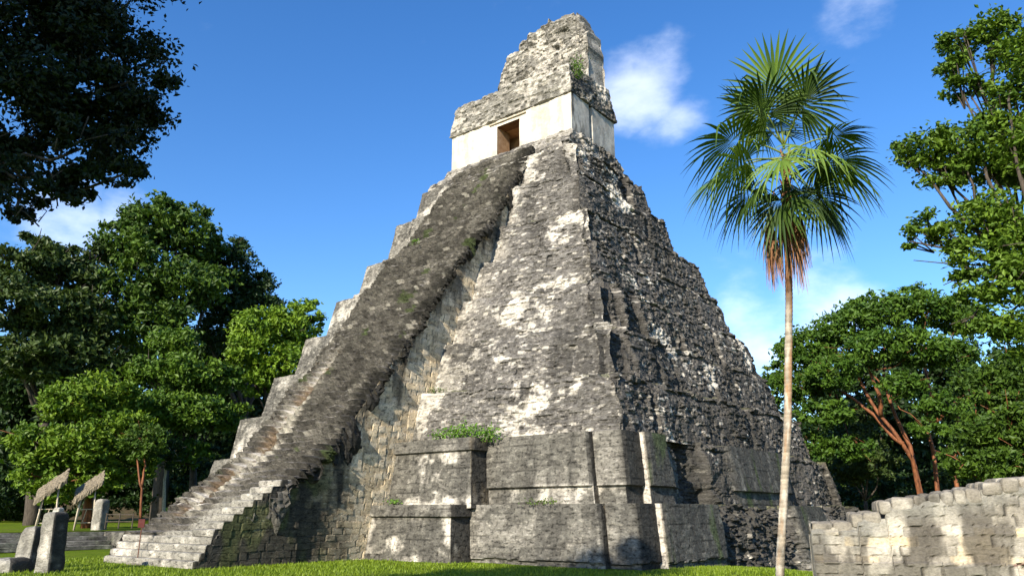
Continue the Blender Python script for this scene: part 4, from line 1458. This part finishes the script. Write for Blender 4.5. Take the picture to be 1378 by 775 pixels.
    for (off, ln, n_, wid) in ((-.72, 2.2, 110, .26), (-.30, 2.0, 70, .2), (.04, 2.4, 95, .24), (.26, 1.6, 40, .16)):
        mb = MB()
        z0 = hub[2] - 1.35 - .25 * RNG.random()
        c0 = hub + r * off * .9 + np.array([0, 0, z0 - hub[2]])
        mb.tube([hub - up * .5, hub + r * off * .55 - up * .75, c0], [.022, .018, .014], 5)
        for q in range(n_):
            a = RNG.uniform(0, 2 * math.pi); ss = RNG.random() ** .6
            o = np.array([math.cos(a), math.sin(a), 0]) * wid * ss
            l = ln * RNG.uniform(.45, 1.0)
            w = RNG.uniform(.008, .017)
            p = [c0 + o * .1, c0 + o * .5 - up * l * .35, c0 + o * .9 - up * l * .7, c0 + o * 1.15 - up * l]
            for s_ in range(3):
                t0, t1 = r * w * (1.2 - s_ * .3), r * w * (.9 - s_ * .3)
                mb.add([p[s_] - t0, p[s_] + t0, p[s_ + 1] + t1, p[s_ + 1] - t1], [(0, 1, 2, 3)])
                t0, t1 = tw_ * w * (1.2 - s_ * .3), tw_ * w * (.9 - s_ * .3)
                mb.add([p[s_] - t0, p[s_] + t0, p[s_ + 1] + t1, p[s_ + 1] - t1], [(0, 1, 2, 3)])
        o = mb.build('dead_frond', M_DEAD, root)
        o['label'] = 'dry reddish-brown dead frond hanging below the crown'
    return root


M_PET = simple_mat('petiole_green', (.10, .15, .03), (.22, .26, .06), 6, .5, 0)
M_DEAD = simple_mat('dead_palm', (.15, .065, .03), (.42, .23, .12), 5, .8, 0)
fan_palm()


# ------------------------------------------------------------------ ruined wall at the right
def ruined_wall():
    a0 = np.array(at(1096, 757, 20.0)); a0[2] = 0
    a1 = np.array(at(1378, 757, 20.6)); a1[2] = 0
    ud = (a1 - a0)[:2]; Lw = np.linalg.norm(ud); ud = ud / Lw
    nb = np.array([-ud[1], ud[0]])            # away from the camera
    root = empty('ruined_wall', (a0[0], a0[1], 0), 0, 'low weathered limestone wall with an uneven rising top in the right corner', 'wall')
    Ltot, th = 9.0, 1.6
    def toph(u):
        return np.interp(u, [0, 1.0, 1.02, 1.62, 1.64, 2.6, 3.6, Lw, Ltot], np.array([2.02, 2.05, 2.24, 2.26, 2.50, 2.64, 2.80, 2.98, 3.3]) - .20)
    sp = .045
    us = np.arange(0, Ltot, sp)
    vs = np.linspace(0, 1, 78)
    u = np.broadcast_to(us[None], (len(vs), len(us)))
    tp = toph(us + .0) + .05 * (fbm(us * 3, 0, 0, 3, 1501) - .5)
    z = -.4 + (tp[None] + .4) * vs[:, None]
    # front face, top and the near end are one skin: rows go up the face then over the top
    q1, q2, f1 = stones(u, z, .21, .46, 1510)
    mf = fbm(u * 1.6, z * 1.6, 0, 4, 1511) - .5
    D = (q1 - .5) * .035 - .045 * sstep(.74, 1, f1) + mf * .09
    step = np.where(z < 1.12 + .02 * mf, .07, 0) + np.where((z < 1.78), .03, 0)
    notch = -.16 * ((u > 4.05) & (z < 1.12))
    D = D + step + notch
    rnd = sstep(.94, 1, vs)[:, None] ** 2 * .06
    D = D - rnd
    batter = .07 * (2 - z)
    X = a0[0] + ud[0] * u - nb[0] * (D + batter)
    Y = a0[1] + ud[1] * u - nb[1] * (D + batter)
    n1_ = len(vs)
    tops = []
    for dpt in (.12, .3, .55, .85, 1.15, 1.45, th):
        q1b, q2b, fb = stones(us, us * 0 + dpt * 3, .6, .5, 1530)
        tops.append(np.stack([a0[0] + ud[0] * us + nb[0] * dpt, a0[1] + ud[1] * us + nb[1] * dpt,
                              tp + .10 * (q1b - .3) + .12 * (fbm(us * 2, dpt * 2, 0, 3, 1533) - .5) - (.15 if dpt > 1.3 else 0)], -1))
    tops.append(np.stack([a0[0] + ud[0] * us + nb[0] * (th + .1), a0[1] + ud[1] * us + nb[1] * (th + .1), us * 0 - .4], -1))
    V = np.concatenate([np.stack([X, Y, z + 0 * u], -1).reshape(-1, 3)] + tops)
    nR = n1_ + len(tops)
    c = np.tile(np.array([.37, .338, .28]), (u.size, 1)) * (.65 + .65 * q1.ravel())[:, None]
    c = mixc3(c, np.array([.60, .47, .27]), ((q2 > .6) & (z > 1.1) & (z < 1.85)).ravel() * .6)
    wh = sstep(.42, .60, fbm(u * 1.9, z * 1.9, 4, 5, 1541) + .10 * (q2 - .5) + .35 * (fbm(u * 5, z * 5, 1, 4, 1545) - .5)).ravel()
    c = mixc3(c, C_WHITE * .92, wh * .25)
    dk = sstep(.44, .60, fbm(u * 2.1, z * .55, 8, 6, 1543) + .14 * (q1 - .5) + .2 * mf).ravel()
    c = mixc3(c, np.array([.078, .07, .058]), dk * .88)
    topg = sstep(-.62, -.1, (z - tp[None]) + .35 * mf).ravel()
    c = mixc3(c, np.array([.20, .195, .17]), topg * .75)
    lowg = (1 - sstep(1.05, 1.16, z + .08 * mf)).ravel() * (u < 4.0).ravel()
    c = mixc3(c, np.array([.17, .16, .13]), lowg * .5)
    red = ((np.abs(z - 1.12) < .02) & (u > 4.0)).ravel()
    c = mixc3(c, np.array([.10, .015, .02]), red * .8)
    c = c * (1 - .4 * sstep(.82, 1, f1).ravel())[:, None]
    ct = np.tile(np.array([.20, .19, .165]), (len(tops) * len(us), 1)) * (.7 + .6 * RNG.random(len(tops) * len(us)))[:, None]
    mesh_np('masonry', V, grid_faces(nR, len(us)), M_DRESSED2, root, np.concatenate([c, ct]), smooth=False)
    # the weathered top course: separate rounded blocks of unequal size
    cap, uu = [], .02
    while uu < Ltot - .5:
        w_ = RNG.uniform(.22, .5)
        h_ = RNG.uniform(.30, .38)
        t_ = float(toph(uu + w_ * .5))
        for dd, dw in ((.24, .5), (.74, .52), (1.26, .5)):
            cc = a0[:2] + ud * (uu + w_ / 2) + nb * (dd + .05 + RNG.uniform(-.03, .02))
            cap.append(((cc[0], cc[1], t_ + .15 - h_ / 2 + RNG.uniform(-.025, .025)), (w_ * 1.02, dw, h_), math.atan2(ud[1], ud[0]) + RNG.uniform(-.05, .05)))
        uu += w_
    Vc, Fc, Cc = stone_block_mesh(cap, 1560, .05, .07, np.array([.22, .20, .165]), .35, .55, 0, .09)
    mesh_np('top_course', Vc, Fc, M_DRESSED2, root, Cc, smooth=True)
    # near end of the wall
    ds_ = np.linspace(0, th + .1, 34)
    vs2 = np.linspace(0, 1, 50)
    dg = np.broadcast_to(ds_[None], (50, 34))
    zg = -.4 + (2.0 + .4) * vs2[:, None] + 0 * dg
    q1, q2, f1 = stones(dg, zg, .27, .52, 1550)
    b0 = (.03 - .07 * (2 - zg)) * (1 - dg / th)
    o_ = .02 + (q1 - .5) * .03
    V = np.stack([a0[0] + nb[0] * (dg + b0) + ud[0] * o_, a0[1] + nb[1] * (dg + b0) + ud[1] * o_, zg], -1).reshape(-1, 3)
    c = np.tile(np.array([.34, .31, .25]), (dg.size, 1)) * (.75 + .5 * q1.ravel())[:, None]
    mesh_np('end_face', V, grid_faces(50, 34, flip=True), M_DRESSED2, root, c, smooth=True)
    return root


M_DRESSED2 = stone_mat('wall_limestone', 14.0, .02, .6, 1.35)
ruined_wall()

# ------------------------------------------------------------------ terrace steps at the left
ter = empty('stone_terrace', (-16, -24, 0), 0, 'low mossy stone terrace with a flight of broad steps at the far left', 'terrace')
boxes = []
for i in range(4):
    boxes.append(((-17.6 - .55 * i - 4.0, -37.5, .26 * i + .13), (8.0, 36.0, .265), 0))
V, F, c = stone_block_mesh(boxes, 1600, .22, .05, C_GREY * .9, .3, .5, .3)
mesh_np('steps', V, F, M_DRESSED, ter, c, smooth=True)
boxes = [((-21.5, -14.0, .52), (10.0, 11.0, 1.05), 0)]
V, F, c = stone_block_mesh(boxes, 1620, .22, .06, C_GREY * .6, .2, .8, .4)
mesh_np('retaining_wall', V, F, M_DRESSED, ter, c, smooth=True)
gx2, gy2 = np.meshgrid(np.linspace(-95, -19.4, 90), np.linspace(-80, 60, 120))
gz2 = 1.075 + .12 * (fbm(gx2 * .2, gy2 * .2, 0, 3, 8) - .5) * sstep(-19.4, -22, gx2) + .35 * sstep(-30, -70, gx2) + 7 * sstep(-72, -105, gx2)
lw = mesh_np('terrace_lawn', np.stack([gx2, gy2, gz2], -1).reshape(-1, 3), grid_faces(120, 90), M_LAWN, smooth=True)
tagset(lw, kind='structure')
lw.data.materials.append(M_FLOOR)
fl = (((gx2[:-1, :-1] + gx2[1:, 1:]) / 2).ravel() < -66) | (((gy2[:-1, :-1] + gy2[1:, 1:]) / 2).ravel() > 8)
lw.data.polygons.foreach_set('material_index', fl.astype(np.int32))


# ------------------------------------------------------------------ stelae, altar, sign
def stela(name, label, cen, w, dpt, h, rz, lean, seed, topcut=.1, group=None, cat='stela', white=.5, darkside=.96):
    root = empty(name, cen, 0, label, cat, group)
    nr, na = int(h / .04), 64
    th = np.linspace(0, 2 * np.pi, na, endpoint=False) + .001
    ce, se = np.cos(th), np.sin(th)
    ex = .28
    sx = np.sign(ce) * np.abs(ce) ** ex * w / 2
    sy = np.sign(se) * np.abs(se) ** ex * dpt / 2
    zz = np.linspace(-.15, h, nr)
    rows = []
    for q, z in enumerate(zz):
        k_ = 1 - .10 * (z / h)
        if z > h - topcut * 2:
            k_ *= math.sqrt(max(.0, 1 - ((z - h + topcut * 2) / (topcut * 2)) ** 2)) * .35 + .65
        rows.append((sx * k_, sy * k_, np.full(na, z)))
    for f in (.7, .4, .01):
        rows.append((rows[nr - 1][0] * f, rows[nr - 1][1] * f, np.full(na, h + .03 * (1 - f))))
    X = np.array([r_[0] for r_ in rows]); Y = np.array([r_[1] for r_ in rows]); Z = np.array([r_[2] for r_ in rows])
    nf = fbm(X * 2.5 + seed, Y * 2.5, Z * 2.5, 5, seed) - .5
    X = X * (1 + .22 * nf); Y = Y * (1 + .22 * nf); Z = Z + .12 * (fbm(X * 2, Y * 2, 0, 3, seed + 1) - .5) * sstep(h * .6, h, Z)
    X = X + lean[0] * Z; Y = Y + lean[1] * Z
    ca, sa = math.cos(rz), math.sin(rz)
    Xw, Yw = X * ca - Y * sa + cen[0], X * sa + Y * ca + cen[1]
    V = np.stack([Xw, Yw, Z + cen[2]], -1).reshape(-1, 3)
    c = np.tile(C_GREY * 1.3, (X.size, 1)) * (.7 + .6 * (fbm(X * 3, Y * 3, Z * 3, 4, seed + 4))).ravel()[:, None]
    c = mixc3(c, C_WHITE * .85, sstep(.46, .6, fbm(X * 2, Y * 2, Z * 1.5, 4, seed + 5)).ravel() * white)
    c = mixc3(c, C_BLACK * 1.3, sstep(.50, .60, fbm(X * 3, Y * 3, Z * 1.2, 4, seed + 6)).ravel() * .4)
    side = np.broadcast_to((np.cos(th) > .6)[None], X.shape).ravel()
    c = mixc3(c, C_BLACK * 1.2, side * darkside * (.6 + .4 * sstep(.3, .45, fbm(X * 2, Y * 3, Z * 2, 3, seed + 8)).ravel()))  # right side blackened: dark stain with that side's shade painted in
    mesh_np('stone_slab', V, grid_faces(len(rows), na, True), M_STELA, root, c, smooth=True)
    return root


M_STELA = stone_mat('carved_stone', 10, .07, .5, 1.4)
pS = at(66, 770, 35.9); pS[2] = float(ground_z(pS[0], pS[1]))
stela('stela', 'tall upright weathered stone slab nearest the camera, pale on its left face', pS, .72, .78, 2.22, R(20), (-.05, .0), 2001, .10, 'standing stones', white=.8)
pS2 = at(36, 764, 38.2); pS2[2] = float(ground_z(pS2[0], pS2[1]))
stela('stela', 'shorter dark round-topped stone slab standing behind the tall pale one', pS2, .72, .85, 1.62, R(35), (.03, .0), 2011, .22, 'standing stones', white=.15, darkside=.9)
pA = at(8, 768, 37.2); pA[2] = float(ground_z(pA[0], pA[1]))
stela('altar_stone', 'low dark altar stone lying on the grass at the left edge', pA, 1.5, 1.3, .50, R(30), (0, 0), 2021, .14, None, 'altar', .2, .9)
pB = at(22, 757, 37.6); pB[2] = float(ground_z(pB[0], pB[1]))
stela('stone_block', 'small white-topped stone block beside the dark stone slab', pB, .55, .5, .52, R(10), (0, 0), 2031, .12, None, 'stone', .95, .7)

pG = at(184, 760, 39.2); pG[2] = float(ground_z(pG[0], pG[1]))
sg_ = empty('small_sign', pG, 0, 'small reddish-brown sign on a thin post before the stairway steps', 'sign')
hs = 1.92
mb = MB(); mb.box(pG + np.array([0, 0, .03]), (.75, .42, .07), .35, .01)
mb.build('base_plate', simple_mat('sign_base', (.10, .09, .07), (.2, .18, .14), 6), sg_, bevel=.01)
mb = MB(); mb.tube([pG, pG + np.array([.0, 0, hs - .3])], .022, 8)
mb.build('post', simple_mat('sign_post', (.10, .04, .025), (.17, .07, .04), 6, .6), sg_)
mb = MB(); mb.box(pG + np.array([.0, -.03, hs - .18]), (.32, .03, .36), R(30))
bd = mb.build('board', simple_mat('sign_board', (.055, .009, .007), (.08, .014, .010), 5, .5), sg_, bevel=.008)
mb = MB()
for (dx, dz, w_, h_) in ((0, .07, .16, .018), (0, .02, .20, .014), (0, -.03, .18, .014), (0, -.08, .12, .014)):
    mb.box(pG + np.array([dx + .009, -.049, hs - .18 + dz]), (w_, .004, h_), R(30))
mb.build('lettering', simple_mat('sign_paint', (.35, .2, .15), (.45, .28, .2), 5, .6), bd).location = (0, 0, 0)


# ------------------------------------------------------------------ thatched shelters with their stones
def shelter(label, u, d, w, hroof, lean_roof):
    c = at(u, 703, d); c[2] = 1.28
    root = empty('thatched_shelter', c, 0, label, 'shelter', 'thatched shelters')
    r = np.array([math.cos(YAW - R(28)), -math.sin(YAW - R(28)), 0])
    f = np.array([r[1], -r[0], 0]) * -1
    up = np.array([0, 0, 1.])
    mb_posts = []
    for sx in (-1, 1):
        for sy in (-1, 1):
            b0 = c + r * sx * w * .42 + f * sy * .8
            t0 = c + r * sx * w * .30 + f * sy * .55 + up * (2.0 if sx < 0 else 2.5)
            mb = MB(); mb.tube([b0 - up * .2, (b0 + t0) / 2 + RNG.normal(size=3) * .02, t0], [.055, .05, .045], 7)
            mb.build('post', M_PALE, root, smooth=True)
    for zc in (.25, 1.15):
        mb = MB(); mb.tube([c - r * w * .44 + f * .8 + up * zc, c + r * w * .44 + f * .8 + up * (zc + .04)], .035, 6)
        mb.build('rail', M_PALE, root)
    mb = MB(); mb.tube([c - r * w * .1 + f * .8 + up * .25, c + r * .05 + f * .8 + up * 1.2], .03, 6)
    mb.build('brace', M_PALE, root)
    # sloping thatch slab, shaggy lower edge
    n1_, n2_ = 26, 20
    a, b_ = np.meshgrid(np.linspace(-1, 1, n1_), np.linspace(-1, 1, n2_))
    Vs = []
    for lay in (0, 1):
        p = c + up * hroof + r[None, None] * (a * w * .62)[..., None] + f[None, None] * (b_ * .95)[..., None]
        p[..., 2] += a * w * .62 * lean_roof + (.30 if lay else 0) - .30 * b_ * 1.35 * (1 if f @ (CAM - c) > 0 else -1) + 0.022 * RNG.normal(size=a.shape)
        p[..., :2] += .03 * RNG.normal(size=a.shape + (2,))
        Vs.append(p.reshape(-1, 3))
    V = np.concatenate(Vs)
    n_ = n1_ * n2_
    Fq = [grid_faces(n2_, n1_, flip=True), grid_faces(n2_, n1_) + n_]
    ring = list(range(n1_)) + [k * n1_ + n1_ - 1 for k in range(1, n2_)] + [(n2_ - 1) * n1_ + k for k in range(n1_ - 2, -1, -1)] + [k * n1_ for k in range(n2_ - 2, 0, -1)]
    ring = np.array(ring)
    nx = np.roll(ring, -1)
    Fq.append(np.stack([ring, nx, nx + n_, ring + n_], -1))
    mesh_np('thatch_roof', V, np.concatenate(Fq), M_THATCH, root)
    return c, r, f


c1, r1_, f1_ = shelter('thatched shelter on poles nearest the left edge, behind the tall stone slab', 62, 62, 1.35, 2.5, .85)
c2, r2_, f2_ = shelter('thatched shelter on poles further right, left of the white stone', 113, 62, 1.30, 2.5, .8)
pw = at(134, 702, 61); pw[2] = 1.25
stela('stela', 'white plastered standing stone beside the right thatched shelter', pw, .80, .75, 1.85, R(20), (.0, .0), 2041, .12, 'standing stones', white=.95, darkside=.2)
pw = at(78, 692, 60); pw[2] = 1.25
stela('stela', 'small white stone under the left thatched shelter', pw, .6, .55, 1.3, R(20), (.0, .0), 2051, .12, 'standing stones', white=.9, darkside=.2)
# rail fence right of the shelters
fe = at(160, 704, 60); fe[2] = 1.25
fr = empty('rail_fence', fe, 0, 'low rustic pole fence right of the white stone', 'fence')
q0, q1_ = at(142, 704, 60), at(178, 704, 59)
for f in (0, .5, 1):
    p = q0 + (q1_ - q0) * f; p[2] = 1.2
    mb = MB(); mb.tube([p, p + np.array([.02, 0, 1.0])], .045, 6); mb.build('post', M_BARK, fr)
for zc in (.45, .9):
    a_, b_ = q0.copy(), q1_.copy(); a_[2] = b_[2] = 1.2 + zc
    mb = MB(); mb.tube([a_, b_], .035, 6); mb.build('rail', M_BARK, fr)

# bare slender red trunk in the wood
bt = gnd(191, 66, 1.3)
tree('slender_tree', 'slender forked tree with a sunlit reddish trunk in the left wood', bt, [L(182, 603, 65.5, 24), L(203, 597, 65.5, 24), L(192, 590, 66, 26)], .3, 3000, G_MID, .11, M_REDBARK,
     trunks=[[bt, at(191, 660, 66), at(187, 645, 66), at(184, 605, 67)], [at(190, 655, 66), at(194, 635, 66), at(198, 600, 66)]])
bt = gnd(222, 72, 1.5)
tree('slender_tree', 'thin pale-trunked tree standing in the shade between the red trunk and the pyramid', bt, [L(225, 620, 72, 18), L(235, 605, 72, 18)], .3, 1200, G_DARK, .16, M_PALE,
     trunks=[[bt, at(221, 655, 72), at(224, 620, 72)]])


# ------------------------------------------------------------------ plants growing on the stone, grass at its foot
def tuft(label, p, rad, n, size, pal, h=.6):
    p = np.array(p, float)
    root = empty('shrub', p, 0, label, 'shrub', 'plants growing on the ruin')
    P = p + RNG.normal(size=(n, 3)) * np.array([rad, rad * .6, h * .4]) + np.array([0, 0, h * .5])
    P[:, 2] = np.maximum(P[:, 2], p[2] - .1)
    V, F = leaf_quads(P, size, .5)
    pal = np.array(pal)
    c = pal[0] + (pal[1] - pal[0]) * RNG.random(n)[:, None]
    mesh_np('leaves', V, F, M_LEAF, root, np.repeat(c, 4, 0))
    mb = MB()
    for q in range(5):
        e = p + RNG.normal(size=3) * np.array([rad, rad * .6, 0]) * .7 + np.array([0, 0, h * .8])
        mb.tube([p - np.array([0, 0, .1]), (p + e) / 2, e], [.02, .015, .006], 5)
    mb.build('stem', M_BARK, root)


BR = [(.06, .15, .012), (.16, .30, .03)]
tuft('bright green fern clump on the ledge above the flanking block', (7.9, -15.0, 5.8), .55, 420, .17, BR, .6)
tuft('green shrub spilling over the right end of the block ledge', (9.3, -14.7, 5.65), .45, 320, .16, BR, .55)
tuft('small green clump on the ledge left of the fern clump', (6.6, -15.1, 5.8), .30, 160, .14, BR, .4)
tuft('leafy shrub rooted high on the temple corner', (5.95, -.35, 34.45), .35, 420, .18, [(.04, .10, .01), (.12, .22, .02)], 1.2)
tuft('low plant on the lower block ledge by the stairs', (4.6, -16.4, 2.6), .25, 110, .12, BR, .25)
tuft('small plant on the upper ledge beside the stairway wall', (4.4, -13.3, 8.65), .28, 110, .12, [(.06, .10, .02), (.15, .20, .04)], .25)
tuft('low moss-green plant on the middle of the lower front ledge', (13.4, -15.6, 2.58), .45, 180, .11, [(.05, .10, .01), (.12, .17, .03)], .18)
tuft('tiny green weed on the upper part of the stairway', (-1.6, -9.6, 19.9), .22, 90, .14, BR, .25)


def grass():
    n = 60000
    x = RNG.uniform(-8, 30, n); y = RNG.uniform(-36, -12, n)
    # keep the strip that the photograph shows, clear of the stonework
    ok = (~((np.abs(x) < 4.15) & (y > -26.6))) & (~((np.abs(x) < 9.6) & (y > -17.6))) & (~((np.abs(x) < 19.0) & (y > -16.6)))
    x, y = x[ok], y[ok]
    ex = RNG.uniform(18.9, 21.5, 9000); ey = RNG.uniform(-16, 14, 9000)
    x, y = np.concatenate([x, ex]), np.concatenate([y, ey])
    n = len(x)
    z = ground_z(x, y)
    h = RNG.uniform(.05, .14, n); a = RNG.uniform(0, np.pi, n)
    w = .02
    dx, dy = np.cos(a) * w, np.sin(a) * w
    lx, ly = RNG.normal(0, .04, n), RNG.normal(0, .04, n)
    V = np.stack([np.stack([x - dx, y - dy, z - .01], -1), np.stack([x + dx, y + dy, z - .01], -1), np.stack([x + lx, y + ly, z + h], -1)], 1).reshape(-1, 3)
    c = np.array([.10, .16, .006]) + (np.array([.19, .26, .016]) - np.array([.10, .16, .006])) * RNG.random(n)[:, None]
    o = mesh_np('grass', V, np.arange(3 * n).reshape(-1, 3), M_LEAF, None, np.repeat(c, 3, 0))
    tagset(o, 'short bright green grass blades at the foot of the pyramid', 'grass', kind='stuff')


grass()
